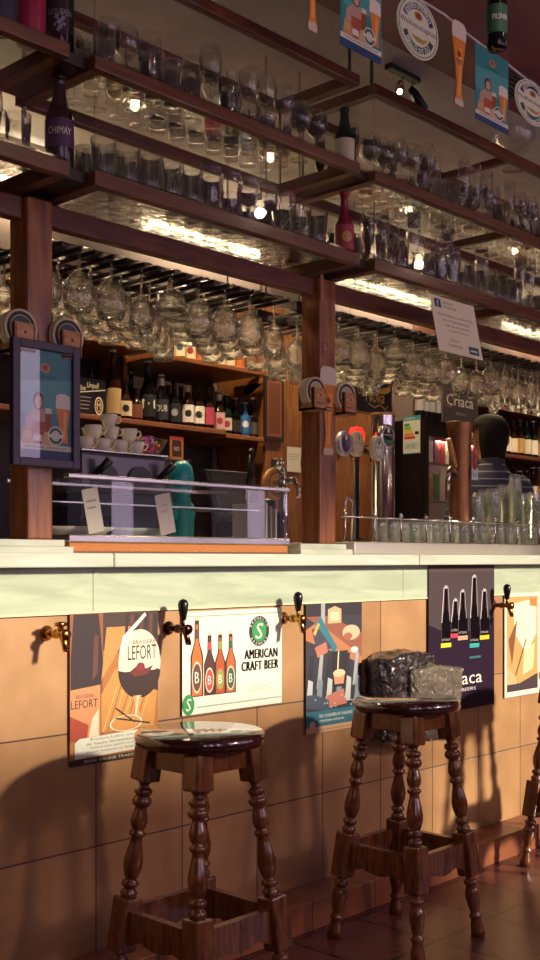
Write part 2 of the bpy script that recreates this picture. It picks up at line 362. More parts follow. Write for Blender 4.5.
# ================================================================== POSTS AND BEAMS
PX = [(1.70, 1.78), (2.87, 2.955)]
def post(x0, x1, label):
    t = thing('timber_post', label, 'post', ((x0+x1)/2, 2.50, 1.151), 0)
    MB(W_POST).box(-(x1-x0)/2, (x1-x0)/2, -.04, .045, 0, 2.05-1.151, bev=.006).build('shaft', t)
    return t
post(*PX[0], 'knotty pine timber post at the left end, behind the framed beer advert')
post(*PX[1], 'knotty pine timber post with a paper beer glass pinned to it')
def stone_base(x0, x1, y0, y1, label):
    t = thing('post_base', label, 'stone base', ((x0+x1)/2, (y0+y1)/2, 1.115)); hx = (x1-x0)/2; hy = (y1-y0)/2
    MB(M_MARBLE).box(-hx, hx, -hy, hy, 0, .018, bev=.002).build('lower_slab', t)
    MB(M_MARBLE).box(-hx+.012, hx-.02, -hy+.012, hy-.01, .018, .036, bev=.002).build('upper_slab', t)
stone_base(1.30, 1.825, 2.43, 2.60, 'two-layer cream marble base under the left timber post')
stone_base(2.74, 3.01, 2.43, 2.60, 'two-layer cream marble base under the right timber post')
def beam(x0, x1, label, y0=2.50, z0=1.992, z1=2.05):
    return tag(MB(W_BEAM).box(-(x1-x0)/2, (x1-x0)/2, -.02, .02, 0, z1-z0, bev=.004).build('beam', None, ((x0+x1)/2, y0, z0)), label, 'beam')
beam(-.6, 1.698, 'short dark wooden beam running out of the frame left of the left post')
beam(1.782, 2.868, 'dark wooden beam spanning between the two timber posts above the hanging glasses')
beam(2.957, 6.5, 'long dark wooden beam to the right of the right post')
# ================================================================== GLASS SHELF UNITS
YU0, YU1 = 2.30, 2.66
LV = [(2.064, 2.103), (2.365, 2.400), (2.655, 2.690)]
def shelf_unit(x0, x1, label):
    t = thing('glass_shelf_unit', label, 'shelf unit', ((x0+x1)/2, YU0, LV[0][0])); h = (x1-x0)/2; D = YU1-YU0; B = LV[0][0]
    for i, (z0, z1) in enumerate(LV):
        f = MB(W_RAIL); z0 -= B; z1 -= B
        f.box(-h, h, 0, .03, z0, z1, bev=.003); f.box(-h, h, D-.03, D, z0, z1, bev=.003)
        f.box(-h, -h+.035, .03, D-.03, z0, z1); f.box(h-.035, h, .03, D-.03, z0, z1)
        n = int((x1-x0)/1.3)
        for k in range(n): xx = -h+(k+1)*(2*h)/(n+1); f.box(xx-.012, xx+.012, .03, D-.03, z0, z1-.008)
        f.build('shelf_frame' if i < 2 else 'top_frame', t)
        if i < 2: MB(G_SHELF if i else G_RIPPLE).box(-h+.003, h-.003, .003, D-.003, z1+.0005, z1+.0055).build('glass_shelf', t)
    for i in range(2):
        z0 = LV[i][1]-B+.006; z1 = LV[i+1][0]-B-.001 if i else LV[1][0]-B-.06
        MB(G_PANE).box(-h+.006, h-.006, .008, .012, z0, z1).build('front_pane', t)
        for sx in (-1, 1): MB(G_CLEAR).box(sx*(h-.0035)-.0015, sx*(h-.0035)+.0015, .004, .009, z0, z1).build('corner_strip', t)
        for sx in (-1, 1): MB(G_PANE).box(sx*(h-.008)-.002, sx*(h-.008)+.002, .014, D-.03, z0, z1).build('side_pane', t)
    for sx in (-1, 1):
        for yy in (D-.02,): MB(CHROME).tube([(sx*(h-.02), yy, LV[0][1]-B), (sx*(h-.02), yy, LV[2][0]-B)], .005, 8).build('upright', t)
        MB(col('15090a', .5)).tube([(sx*(h-.02), .03, LV[2][1]-B-.002), (sx*(h-.02), .03, 2.85-B)], .006, 8).build('ceiling_rod', t)
    return t
shelf_unit(.70, 1.716, 'wood-framed glass shelf unit at the left edge beside the dark purple-labelled bottle')
shelf_unit(1.795, 2.887, 'wood-framed glass shelf unit filled with glassware between the two timber posts')
shelf_unit(2.966, 5.60, 'long wood-framed glass shelf unit full of glassware right of the right post')
for xm, who in ((1.7555, 'left'), (2.9265, 'right')):
    for lv, nm in ((0, 'lower'), (1, 'upper')):
        tag(MB(W_DARK).box(-.0385, .0385, 0, .28, 0, .03, bev=.002).build('ledge_board', None, (xm, 2.335, LV[lv][1]-.03)),
            '%s dark ledge board bridging the gap between shelf units at the %s post' % (nm, who), 'ledge')
# ================================================================== GLASSES
def gprof(kind):
    if kind == 'tumbler': return [(0, .0), (.028, 0), (.030, .003), (.035, .105), (.0338, .105), (.029, .014), (0, .012)]
    if kind == 'highball': return [(0, 0), (.025, 0), (.026, .004), (.036, .145), (.0348, .145), (.0248, .010), (0, .009)]
    if kind == 'pint': return [(0, 0), (.028, 0), (.029, .02), (.031, .05), (.042, .11), (.041, .135), (.037, .165), (.0360, .165), (.040, .134), (.041, .11), (.030, .05), (.027, .018), (0, .015)]
    if kind == 'snifter': return [(0, 0), (.034, 0), (.034, .002), (.008, .007), (.005, .02), (.005, .055), (.012, .062), (.036, .085), (.045, .115), (.042, .145), (.034, .170), (.0328, .170), (.041, .145), (.0438, .115), (.035, .087), (.0, .066)]
    if kind == 'wine': return [(0, 0), (.034, 0), (.034, .002), (.007, .006), (.0042, .02), (.0042, .085), (.014, .095), (.034, .125), (.038, .155), (.033, .205), (.032, .205), (.0368, .155), (.033, .126), (.0, .098)]
    if kind == 'flute': return [(0, 0), (.031, 0), (.031, .002), (.006, .006), (.004, .02), (.004, .06), (.010, .070), (.022, .11), (.026, .17), (.024, .225), (.023, .225), (.0248, .17), (.021, .112), (0, .074)]
    if kind == 'chalice': return [(0, 0), (.036, 0), (.036, .003), (.010, .010), (.009, .045), (.016, .06), (.046, .085), (.054, .12), (.055, .15), (.0538, .15), (.0528, .12), (.045, .087), (0, .066)]
    if kind == 'weizen': return [(0, 0), (.032, 0), (.030, .01), (.022, .04), (.024, .08), (.036, .15), (.037, .185), (.033, .215), (.032, .215), (.0358, .185), (.035, .15), (.022, .08), (.019, .04), (0, .02)]
GL = {}
def glass(kind, mat=None, real=False):
    k = (kind, mat.name if mat else '')
    if k not in GL:
        o = MB(mat or G_CLEAR).lathe(gprof(kind), seg=18).build(kind); GL[k] = o.data; bpy.data.objects.remove(o)
    return GL[k]
NAMES = {'highball': 'highball_glass', 'tumbler': 'tumbler', 'pint': 'pint_glass', 'snifter': 'snifter_glass', 'wine': 'wine_glass', 'flute': 'flute_glass', 'chalice': 'beer_chalice', 'weizen': 'wheat_beer_glass'}
NICE = {'tumbler': 'straight tumbler', 'pint': 'curved pint glass', 'highball': 'tapered highball', 'snifter': 'round snifter', 'wine': 'wine glass', 'flute': 'slim flute glass', 'chalice': 'wide beer chalice', 'weizen': 'wheat beer glass'}
ORD = 'first second third fourth fifth sixth seventh eighth ninth tenth eleventh twelfth thirteenth fourteenth fifteenth sixteenth seventeenth eighteenth nineteenth twentieth'.split()
ORD += ['twenty-'+w_ for w_ in ORD[:9]]+['thirtieth']+['thirty-'+w_ for w_ in ORD[:9]]+['fortieth']
ROWN = ['front row', 'second row', 'third row', 'fourth row', 'fifth row', 'back row']
def where(kind, i, j, wh, cs=None, frm='left'):
    return '%s from the %s, %s, %s' % (ORD[i], frm, ROWN[j], wh)
def put_glass(kind, x, y, z, where, scale=1, flip=False, mat=None):
    o = bpy.data.objects.new(NAMES[kind], glass(kind, mat)); COL.objects.link(o); o.location = (x, y, z); o.scale = (scale,)*3
    if flip: o.rotation_euler = (math.pi, 0, 0)
    tag(o, NICE[kind]+' '+where, 'glass', 'glasses '+where.split(', ')[-1])
DIA = {'tumbler': .070, 'pint': .084, 'snifter': .09, 'wine': .077, 'flute': .063, 'chalice': .111, 'weizen': .075}
HT = {'tumbler': .105, 'pint': .165, 'snifter': .17, 'wine': .205, 'flute': .225, 'chalice': .15, 'weizen': .215}
YR = (2.365, 2.443, 2.521, 2.60)
def where_(i, j, wh, n):
    return ('%s from the right, %s, %s' % (ORD[n-1-i], ROWN[j], wh)) if 'left-edge' in wh else ('%s from the left, %s, %s' % (ORD[i], ROWN[j], wh))
def fill(x0, x1, lv, kinds, where, step=.088, ys=(2.375, 2.475, 2.575), sc=(.85, 1)):
    n = int((x1-x0)/step)+1
    for i in range(n):
        for j, y in enumerate(ys):
            k = kinds[(i*3//7+j) % len(kinds)] if random.random() < .75 else random.choice(kinds)
            s = random.uniform(*sc); s = min(s, .235/HT[k], .0735/DIA[k])
            put_glass(k, x0+i*step+random.uniform(-.002, .002), y+random.uniform(-.002, .002), LV[lv][1]+.006, where_(i, j, where, n), s)
fill(1.35, 1.665, 0, ['pint', 'tumbler', 'snifter'], 'on the lower left-edge shelf')
fill(1.875, 2.78, 0, ['tumbler', 'tumbler', 'pint', 'snifter'], 'on the lower middle shelf', .079, YR, (.95, 1.1))
fill(1.875, 2.80, 1, ['snifter', 'tumbler', 'pint', 'wine'], 'on the upper middle shelf', .079, YR, (.82, .95))
fill(3.03, 5.50, 0, ['tumbler', 'flute', 'pint', 'tumbler'], 'on the lower right-hand shelf', .081, YR, (.95, 1.15))
fill(3.03, 5.50, 1, ['snifter', 'wine', 'tumbler', 'flute'], 'on the upper right-hand shelf', .081, YR, (.82, .95))
tag(MB(G_CLEAR).lathe([(0, 0), (.05, 0), (.05, .004), (.01, .01), (.01, .05), (.05, .07), (.085, .12), (.088, .16), (.08, .21), (.079, .21), (.0868, .16), (.083, .12), (0, .07)], seg=28).build('glass_bowl', None, (4.02, 2.40, 2.694)),
    'very large round glass goblet standing on top of the long right-hand unit', 'glass')
bpy.data.objects['glass_bowl'].location.z = 2.69
# hanging stemware
def rack(x0, x1, label):
    t = thing('glass_rack', label, 'rack', ((x0+x1)/2, 2.56, 1.975)); h = (x1-x0)/2
    n = int((x1-x0)/.110); st = (x1-x0)/n
    for i in range(n):
        for q in (-.026, .026): MB(W_DARK).box(-h+(i+.5)*st+q-.0045, -h+(i+.5)*st+q+.0045, 0, .40, 0, .012, bev=.001).build('rail', t)
    MB(W_DARK).box(-h, h, .10, .125, .012, .045).build('crossbar', t); MB(W_DARK).box(-h, h, .29, .315, .012, .045).build('crossbar', t)
    for x in (-h+.03, h-.03): MB(CHROME).tube([(x, .112, .045), (x, .112, .875)], .004, 6).build('hanger_rod', t); MB(CHROME).tube([(x, .302, .045), (x, .302, .875)], .004, 6).build('hanger_rod', t)
    return [x0+(i+.5)*st for i in range(n)]
c1 = rack(1.80, 2.86, 'dark slatted hanging rack for stemmed glasses between the posts')
c2 = rack(2.975, 5.6, 'dark slatted hanging rack for stemmed glasses right of the right post')
c0 = rack(1.2, 1.69, 'short hanging rack for stemmed glasses left of the left post')
for cs, wh in ((c0[-3:], 'hanging left of the left post'), (c1, 'hanging between the posts'), (c2, 'hanging right of the right post')):
    for i, x in enumerate(cs):
        for j in range(4):
            y = 2.608+j*.100
            k = ['snifter', 'wine', 'snifter', 'chalice', 'snifter'][(i*2+j*3) % 5]
            if x > 4.25: k = 'flute' if (i+j) % 4 else 'wine'
            dp_ = x*CS+y*SN; pxx = 270+FPX*(x*SN-y*CS)/dp_
            if 436 < pxx < 482 and j >= 1: continue
            if k == 'chalice' and (i+j) % 2: k = 'wine'
            if abs(x-4.82) < .30 and j >= 2: continue
            put_glass(k, x, y, 1.9872+(.0085 if k == 'chalice' else .006), where('hang', i, j, wh, cs), {'snifter': 1.08, 'chalice': .93, 'flute': .94}.get(k, 1.02), True, G_STEM)
# ================================================================== BOTTLES
def bottle(name, label, loc, h=.24, r=.031, glassm=None, lab=None, capm=None, neck=.42, kind='bottle', text=None, textm=None, labz=(.10, .42), foil=None, logo=None, group=None, rot=0, swing=False, neck_label=None, nr=None):
    glassm = glassm or BROWNGL; nr = nr or r*.42
    t = thing(name, label, 'bottle', loc, rot, group)
    zs = h*(1-neck)
    MB(glassm).lathe([(0, 0), (r*.9, 0), (r, .006), (r, zs*.86), (r*.93, zs*.95), (r*.7, zs*1.05), (nr*1.15, zs*1.22), (nr, zs*1.4), (nr*.92, h*.94), (nr*1.1, h*.945), (nr*1.1, h*.97), (nr*.9, h*.985), (0, h*.985)], seg=18).build('body', t)
    if capm: MB(capm).lathe([(nr*1.2, h*.965), (nr*1.22, h*.985), (nr*1.05, h), (0, h)], seg=14).build('cap', t)
    if lab:
        L_ = MB(lab); rr = r+.0006; z0, z1 = labz[0]*h, labz[1]*h
        L_.lathe([(rr, z0), (rr, z1)], seg=24)
        if text:
            # printed on the camera-facing side, curved with the glass
            vs, fs, tw, th_ = text_mesh(text); k = L_.mi(textm or WHITE); wd = r*1.75; hh = min((z1-z0)*.42, wd*th_/tw*1.5); ra = rr+.0005; a0 = -math.pi/2-math.radians(35)-rot
            bv = []
            for v in vs:
                a = a0+(v[0]/tw-.5)*wd/ra; bv.append(L_.bm.verts.new((ra*math.cos(a), ra*math.sin(a), (z0+z1)/2-hh*.3+v[1]/th_*hh)))
            for f in fs:
                try: q = L_.bm.faces.new([bv[i] for i in f]); q.material_index = k
                except ValueError: pass
        if logo:
            k = L_.mi(logo); ra = rr+.0007; a0 = -math.pi/2-math.radians(35); n = 18; cz = (z0+z1)/2; rad = min((z1-z0)*.32, r*.55)
            cvs = [L_.bm.verts.new((ra*math.cos(a0+rad*math.cos(2*math.pi*i/n)/ra), ra*math.sin(a0+rad*math.cos(2*math.pi*i/n)/ra), cz+rad*math.sin(2*math.pi*i/n))) for i in range(n)]
            cc = L_.bm.verts.new((ra*1.012*math.cos(a0), ra*1.012*math.sin(a0), cz))
            for i in range(n):
                q = L_.bm.faces.new((cvs[i], cvs[(i+1) % n], cc)); q.material_index = k
        L_.build('label', t, recalc=False)
    if neck_label: MB(neck_label).lathe([(nr*1.02+.0004, h*.78), (nr*1.0+.0006, h*.86), (nr+.0004, h*.93)], seg=16).build('neck_label', t)
    if swing:
        MB(STEEL).tube([(-nr*1.3, 0, h*.86), (-nr*1.5, 0, h*.95), (-nr*.6, 0, h*1.02), (nr*.6, 0, h*1.02), (nr*1.5, 0, h*.95), (nr*1.3, 0, h*.86)], .0014, 6).build('swing_wire', t)
        MB(WHITE).lathe([(0, h*.985), (nr*1.0, h*.985), (nr*.9, h*1.02), (0, h*1.03)], seg=12).build('stopper', t)
    return t
# between the units
PURP = col('4c2450', .5); REDG = col('8c1a2a', .2)
bottle('beer_bottle', 'big dark bottle with purple label lettered in white, in the gap at the left post', (1.7565, 2.40, 2.103), .262, .0375, BROWNGL, PURP, BLACK, .38, text='CHIMAY', textm=WHITE, labz=(.24, .52))
b = bottle('beer_bottle', 'black bottle with white lion crest at the top left above the purple-labelled one', (1.7565, 2.40, 2.40), .30, .0375, BLACKGL, col('151015', .4), BLACK, .38, text='GOUDEN', textm=col('8a9aa0'), labz=(.20, .52))
k = MB(col('8a9aa0', .5))   # lion crest on the black label, curved on the glass
for (dx, dz, rd) in ((0, .085, .011), (-.008, .098, .008), (.009, .095, .008), (.002, .073, .009), (-.012, .078, .006), (.012, .080, .006), (.006, .108, .005), (-.004, .064, .006)):
    a = -math.pi/2-math.radians(35); ra = .0392; n = 9; vs = []
    for i in range(n):
        q = rd*(1 if i % 2 else .55); vs.append((ra*math.cos(a+(dx+q*math.cos(2*math.pi*i/n))/ra), ra*math.sin(a+(dx+q*math.cos(2*math.pi*i/n))/ra), dz+q*math.sin(2*math.pi*i/n)))
    k.face(vs)
k.build('crest', b, recalc=False)
bottle('wine_bottle', 'dark wine bottle with pale label on the upper ledge at the right post', (2.927, 2.40, 2.40), .22, .034, GREENGL, CREAM, BLACK, .36, labz=(.15, .5))
bottle('red_bottle', 'slim red bottle in the gap at the right post', (2.927, 2.40, 2.103), .235, .033, REDG, col('b03040', .4), REDG, .45, labz=(.15, .5), logo=col('d8b060'))
bottle('red_bottle', 'speckled crimson bottle inside the glass unit next to the gap', (2.832, 2.55, 2.109), .25, .03, col('6a1428', .3), None, REDG, .5)
tag(MB(col('a81848', .35)).lathe([(0, 0), (.036, 0), (.037, .004), (.037, .2), (.034, .21), (0, .212)], seg=22).build('magenta_canister', None, (XP(31, 2.39), 2.39, 2.406)), 'plain magenta cylinder canister on the upper left shelf', 'canister')
bottle('beer_bottle', 'dark blue-black bottle at the extreme top left on the upper shelf', (XP(2, 2.39), 2.39, 2.406), .22, .034, BLACKGL, col('34304a'), BLACK, .36)

# ================================================================== BACK BAR, LEFT
YB0, YB1 = 3.60, 3.95
def board(x0, x1, z, label, y0=YB0, y1=3.945, th=.022, m=None):
    return tag(MB(m or W_BACK).box(-(x1-x0)/2, (x1-x0)/2, 0, y1-y0, -th, 0, bev=.003).build('shelf_board', None, ((x0+x1)/2, y0, z)), label, 'shelf')
ZT1, ZT2, ZL1, ZL2 = 2.000, 1.978, 1.682, 1.668
board(2.35, 3.106, ZT1, 'upper wooden back-bar shelf board on the left, above the black beer carton')
board(3.13, 3.80, ZT2, 'upper wooden back-bar shelf board with rounded bracket end, left of the post')
board(2.35, 3.55, ZL1, 'lower wooden back-bar shelf board carrying the row of beer bottles')
board(3.552, 3.80, ZL2, 'short lower wooden shelf board at the right end of the bottle row')
def pnl(name, x0, x1, y0, y1, z0, z1, m, label, cat, bev=.003):
    return tag(MB(m).box(-(x1-x0)/2, (x1-x0)/2, 0, y1-y0, 0, z1-z0, bev=bev).build(name, None, ((x0+x1)/2, y0, z0)), label, cat)
pnl('shelf_divider', 3.107, 3.129, 3.78, 3.945, 1.683, 2.0, W_BACK, 'vertical wooden divider in the middle of the back-bar shelves', 'shelf divider')
mb = MB(W_BACK); mb.prism([(0, 0), (.17, 0), (.17, .035), (.14, .03), (.10, .015), (.05, -.06), (.02, -.12), (0, -.14)], -.011, .011, M=Matrix.Rotation(-math.pi/2, 4, 'Z'))
tag(mb.build('shelf_bracket', None, (3.785, 3.775, ZT2-.058)), 'curved wooden bracket under the end of the upper back-bar shelf', 'bracket')
pnl('wall_cladding', 2.35, 3.80, 3.946, 3.949, 1.0, 2.2, W_DARK, 'dark wooden panel behind the left bottle shelves', 'panel', 0)
pnl('cupboard', 3.83, 4.10, 3.62, 3.94, .92, 2.3, W_PANEL, 'brown boarded cupboard side seen just left of the right post', 'panel')
pnl('back_counter', 2.2, 4.7, 3.50, 3.944, 0, .92, W_DARK, 'dark low counter below the left back-bar shelves', 'counter')
pnl('cream_tray', 3.14, 3.64, 3.92, 3.935, 1.72, 1.93, col('cdbb92', .4), 'cream tray leaning behind the bottles on the lower shelf', 'tray', .006)
def bx(px0, px1, Y=3.72): return XP((px0+px1)/2, Y)
ROW = [  # px centre, height, radius, glass, label material, labz, text/logo, cap, description
    (113, .285, .034, BROWNGL, col('b89a68'), (.08, .45), None, None, 'tall swing-top bottle with a tan label beside the black carton', dict(swing=True)),
    (125.5, .165, .028, BROWNGL, CREAM, (.12, .5), 'logo', BLACK, 'short stubby bottle with round cream label right of the swing-top bottle', {}),
    (136.5, .15, .026, BROWNGL, col('7a4630'), (.12, .5), None, col('c09050'), 'short stubby bottle with brown label, left of the biggest bottle', {}),
    (148, .27, .036, BLACKGL, col('1c1a1c'), (.1, .45), 'M', CREAM, 'biggest black bottle with a white emblem in the middle of the row', {}),
    (161.5, .22, .030, BLACKGL, col('28262a'), (.1, .5), 'DUB', WHITE, 'black bottle with white lettered label and pale neck band', dict(neck_label=WHITE)),
    (174, .20, .029, BLACKGL, col('1a1c22'), (.1, .5), 'diamond', BLACK, 'dark bottle with grey diamond label', {}),
    (187.5, .205, .029, BROWNGL, WHITE, (.12, .5), 'logo', BLACK, 'brown bottle with white label and black logo, left one of the pair', dict(neck_label=CREAM)),
    (198, .205, .029, BROWNGL, WHITE, (.12, .5), 'logo', BLACK, 'brown bottle with white label and black logo, right one of the pair', {}),
    (208, .205, .029, BROWNGL, col('b04058'), (.12, .5), None, BLACK, 'brown bottle with a plain raspberry red label', {}),
    (217, .20, .028, BROWNGL, col('c8a0a8'), (.12, .5), 'red', WHITE, 'brown bottle with pink label and white neck', dict(neck_label=WHITE)),
    (226, .19, .028, GREENGL, col('c8c8b0'), (.12, .42), 'red', col('9aa080'), 'green bottle with small pale label', {}),
    (235, .18, .027, BLACKGL, col('2a2220'), (.12, .42), None, col('c0a070'), 'plain black bottle with gold cap right of the green one', {}),
    (244.5, .165, .029, col('1c5a8c', .25), col('2a70a8'), (.12, .62), 'white', col('d0d0d0', .3), 'bright blue bottle near the right end of the row', dict(neck_=.3)),
    (253, .19, .026, BROWNGL, col('585048'), (.1, .4), None, STEEL, 'slim brown bottle with grey label between the blue and silver ones', dict(swing=True)),
    (264, .215, .027, col('8a8a78', .2), col('d8d4c0'), (.1, .45), 'red', WHITE, 'clear silvery bottle with white label at the right end of the row', {}),
]
for i, (px, h, r, g, lab, lz, lg, cap, desc, kw) in enumerate(ROW):
    Y = 3.68; x = XP(px, Y); z = (ZL1 if x < 3.55 else ZL2)
    kw = dict(kw); kw.pop('neck_', None)
    txt = lg if lg in ('M', 'DUB') else None
    lo = {'logo': col('201a18'), 'diamond': col('9a9a98'), 'red': col('a83038'), 'white': col('e8e8e8')}.get(lg)
    if abs(x-3.55) < r+.003: x = 3.55-r-.004 if x < 3.55 else 3.552+r+.003
    bottle('beer_bottle', desc, (x, Y, z), h, r, g, lab, cap, .42, labz=lz, text=txt, logo=lo, group='beer bottles on the lower back-bar shelf', **kw)
# second rank behind
for i, px in enumerate((131, 155, 168, 181, 193, 203.5, 213, 222, 231, 240)):
    Y = 3.79; x = XP(px, Y)
    if x > 3.50: break
    bottle('beer_bottle', 'dark bottle in the rear rank on the lower shelf, %s from the left' % ORD[i], (x, Y, ZL1), random.uniform(.2, .25), .027, random.choice((BROWNGL, BLACKGL)), None, random.choice((BLACK, WHITE, BRASS)), .42, group='rear rank bottles on the lower shelf')
# carton
a = Art(XP(106, 3.66)-XP(78, 3.66), .155, col('120e12', .35), .13)
a.line(.02, .60, .98, .74, .004, CREAM); a.text('Pilsner', .03, .66, .26, .14, CREAM, .2); a.text('Urquell', .32, .70, .42, .2, CREAM, .2)
for q in range(4): a.rect(.05, .48-q*.1, .05+.42-q*.03, .5-q*.1, col('a89c84'))
a.ell(.74, .30, .15, .24, CREAM); a.ell(.74, .30, .125, .2, col('3a1818')); a.ell(.74, .30, .1, .16, col('c8a070'), inner=.8); a.text('M', .68, .22, .12, .16, CREAM)
c = a.build('beer_carton', (XP(78, 3.66), 3.66, ZL1)); tag(c, 'black beer carton with white script lettering left of the swing-top bottle', 'carton')
bottle('beer_bottle', 'dark bottle neck standing up behind the black beer carton', (XP(91, 3.86), 3.86, ZL1), .25, .03, BROWNGL, None, BLACK, .42)
# top shelf: boxes then bottles
for i, (p0, p1, hh, m, d) in enumerate(((78, 101, .045, col('1a1216'), 'flat black box with red lettering at the left of the top back-bar shelf'), (104, 128, .04, col('24202a'), 'flat dark grey box beside the red-lettered one on the top shelf'))):
    X0, X1 = XP(p0, 3.65), XP(p1, 3.65); a = Art(X1-X0, hh, m, .15)
    if i == 0: a.text('ALHAMBRA', .1, .3, .6, .4, col('b03038'), .2)
    else: a.rect(.3, .3, .8, .7, col('70606a'))
    tag(a.build('flat_box', (X0, 3.65, ZT1)), d, 'box')
i = 0
xs = XP(132, 3.70)
while xs < 3.78:
    z = ZT1 if xs < 3.09 else ZT2
    if 3.07 < xs < 3.165: xs = 3.168; z = ZT2
    bottle('beer_bottle', 'bottle on the top back-bar shelf behind the hanging glasses, %s from the left' % ORD[i], (xs, 3.70, z), random.uniform(.15, .2), .028, random.choice((BROWNGL, BROWNGL, BLACKGL)), random.choice((CREAM, col('b88a40'), CREAM, col('d0c8a0'), col('c06a30'))), random.choice((BRASS, WHITE)), .42, labz=(.1, .5), logo=random.choice((None, col('902828'), col('30486a'))), group='top shelf bottles')
    xs += .0625; i += 1
for q in range(9):
    x = 2.42+q*.078
    bottle('beer_bottle', 'dark bottle in the rear of the left top shelf, %s from the left' % ORD[q], (x, 3.86, ZT1), .23, .03, BROWNGL, col('6a5038'), BRASS, .42, group='rear bottles on the left top shelf')

# ================================================================== ON THE WORKTOP BEHIND THE CASE
# coffee machine
cx0, cx1 = XP(82, 2.80), XP(167, 2.80); cmx = (cx0+cx1)/2; cw = (cx1-cx0)/2
t = thing('coffee_machine', 'grey and black espresso machine with cups piled on its top', 'coffee machine', (cmx, 2.80, 1.115))
MB(col('6a666a', .3, .6)).box(-cw, cw, 0, .16, .195, .322, bev=.012).build('body', t)
MB(BLACK).box(-cw+.02, cw-.02, .03, .15, 0, .195).build('base', t)
MB(STEEL).box(-cw-.004, cw+.004, -.004, .164, .322, .329, bev=.002).build('cup_tray', t)
for dx in (-.085, .055):
    p = MB(BLACK); n = 22; pts = [(.055*math.cos(math.pi*i/n), .06*math.sin(math.pi*i/n)) for i in range(n+1)]
    p.prism([(x+dx, z+.225) for x, z in pts]+[(dx-.055, .215), (dx+.055, .215)][::1], -.008, 0, 0)
    for q in range(5): p.lathe([(0, 0), (.0045, 0)], (0, 0, 0), 10, WHITE, Matrix.Translation((dx-.03+q*.015, -.0085, .238)) @ Matrix.Rotation(math.pi/2, 4, 'X'))
    p.build('button_panel', t, recalc=False)
for sx in (-.135, .128): MB(BLACK).tube([(sx, -.004, .24), (sx+.016, -.03, .27), (sx+.03, -.05, .295)], [.012, .012, .015], 12).build('steam_knob', t)
def cup_mesh():
    m = MB(col('e4dcc4', .25)); m.lathe([(0, 0), (.022, 0), (.026, .004), (.036, .03), (.039, .055), (.037, .055), (.034, .03), (.02, .008), (0, .008)], seg=20)
    m.tube([(.036, 0, .045), (.05, 0, .045), (.055, 0, .032), (.046, 0, .018), (.033, 0, .018)], .004, 8); o = m.build('cup'); d = o.data; bpy.data.objects.remove(o); return d
CUP = cup_mesh()
ZC = 1.115+.329
cups = [(-.13, .035, 0), (-.05, .03, 0), (.035, .03, 0), (-.13, .115, 0), (-.05, .115, 0), (.035, .115, 0), (-.09, .07, 1), (.0, .07, 1), (-.01, .02, 1)]
cups = [(-.135+i*.068, .035+.075*j, 0) for i in range(4) for j in range(2)]+[(-.10, .04, 1), (-.03, .04, 1), (.045, .04, 1), (-.06, .11, 1), (-.03, .05, 2)]
cups = [(a_, b_, c_) for a_, b_, c_ in cups]
for i, (dx, dy, lv) in enumerate(cups):
    o = bpy.data.objects.new('coffee_cup', CUP); COL.objects.link(o); o.location = (cmx+dx, 2.80+dy, ZC+lv*.0405); o.scale = (.72,)*3; o.rotation_euler = (0, 0, random.uniform(-.9, -.5))
    if lv == 0: o.rotation_euler.x = 0
    tag(o, 'cream coffee cup on the espresso machine, %s layer, %s from the left, %s' % (['bottom', 'middle', 'top'][lv], ORD[(i//2) if lv == 0 else i-8], 'front' if dy < .07 else 'back'), 'cup', 'cups on the espresso machine')
# sweets bowl
bxm = XP(152, 3.1)
tag(MB(W_DARK).box(-.11, .20, -.075, .08, 0, .40, bev=.004).build('pedestal_box', None, (bxm, 3.20, 1.02)), 'dark box stand behind the espresso machine under the bowl of sweets', 'stand')
bpy.data.objects['pedestal_box'].location.z = .92+.0
o = bpy.data.objects['pedestal_box']; o.location = (bxm, 3.58, .92)
bxm = XP(144, 3.58); o.location.x = bxm
o.scale = (1, 1, (1.52-.92)/.40)
tag(MB(G_CLEAR).lathe([(0, 0), (.05, 0), (.052, .004), (.085, .045), (.098, .075), (.096, .075), (.083, .046), (.05, .008), (0, .008)], seg=26).build('glass_bowl', None, (bxm, 3.58, 1.52)), 'round glass bowl heaped with wrapped sweets behind the espresso machine', 'bowl')
SW = [col(h, .3) for h in ('b02858', 'c83878', '5838a0', 'c05028', '30a088', 'd0a030', '8828a0')]
sm = []
for m in SW[:7]:
    q = MB(m).sphere((0, 0, 0), .012, sc=(1.2, 1, .8), seg=10); q.lathe([(.003, -.02), (.009, -.03)], (0, 0, 0), 8, None, Matrix.Rotation(math.pi/2, 4, 'Y')); q.lathe([(.003, .02), (.009, .03)], (0, 0, 0), 8, None, Matrix.Rotation(math.pi/2, 4, 'Y')); o = q.build('s'); sm.append(o.data); bpy.data.objects.remove(o)
for i in range(48):
    lv = i//16; a = i*2.399; r = [.045, .065, .04][lv]*math.sqrt((i % 16+1)/16)
    o = bpy.data.objects.new('wrapped_sweet', sm[i % 7]); COL.objects.link(o); o.scale = (.8,)*3; o.location = (bxm+.85*r*math.cos(a), 3.58+.85*r*math.sin(a), 1.52+.024+lv*.024); o.rotation_euler = (random.random(), random.random(), random.random()*3)
    tag(o, '%s wrapped sweet in the %s of the heaped glass bowl' % (['crimson', 'pink', 'violet', 'orange', 'turquoise', 'yellow', 'purple'][i % 7], ['bottom', 'middle', 'top'][lv]), 'sweet', 'wrapped sweets in the glass bowl')
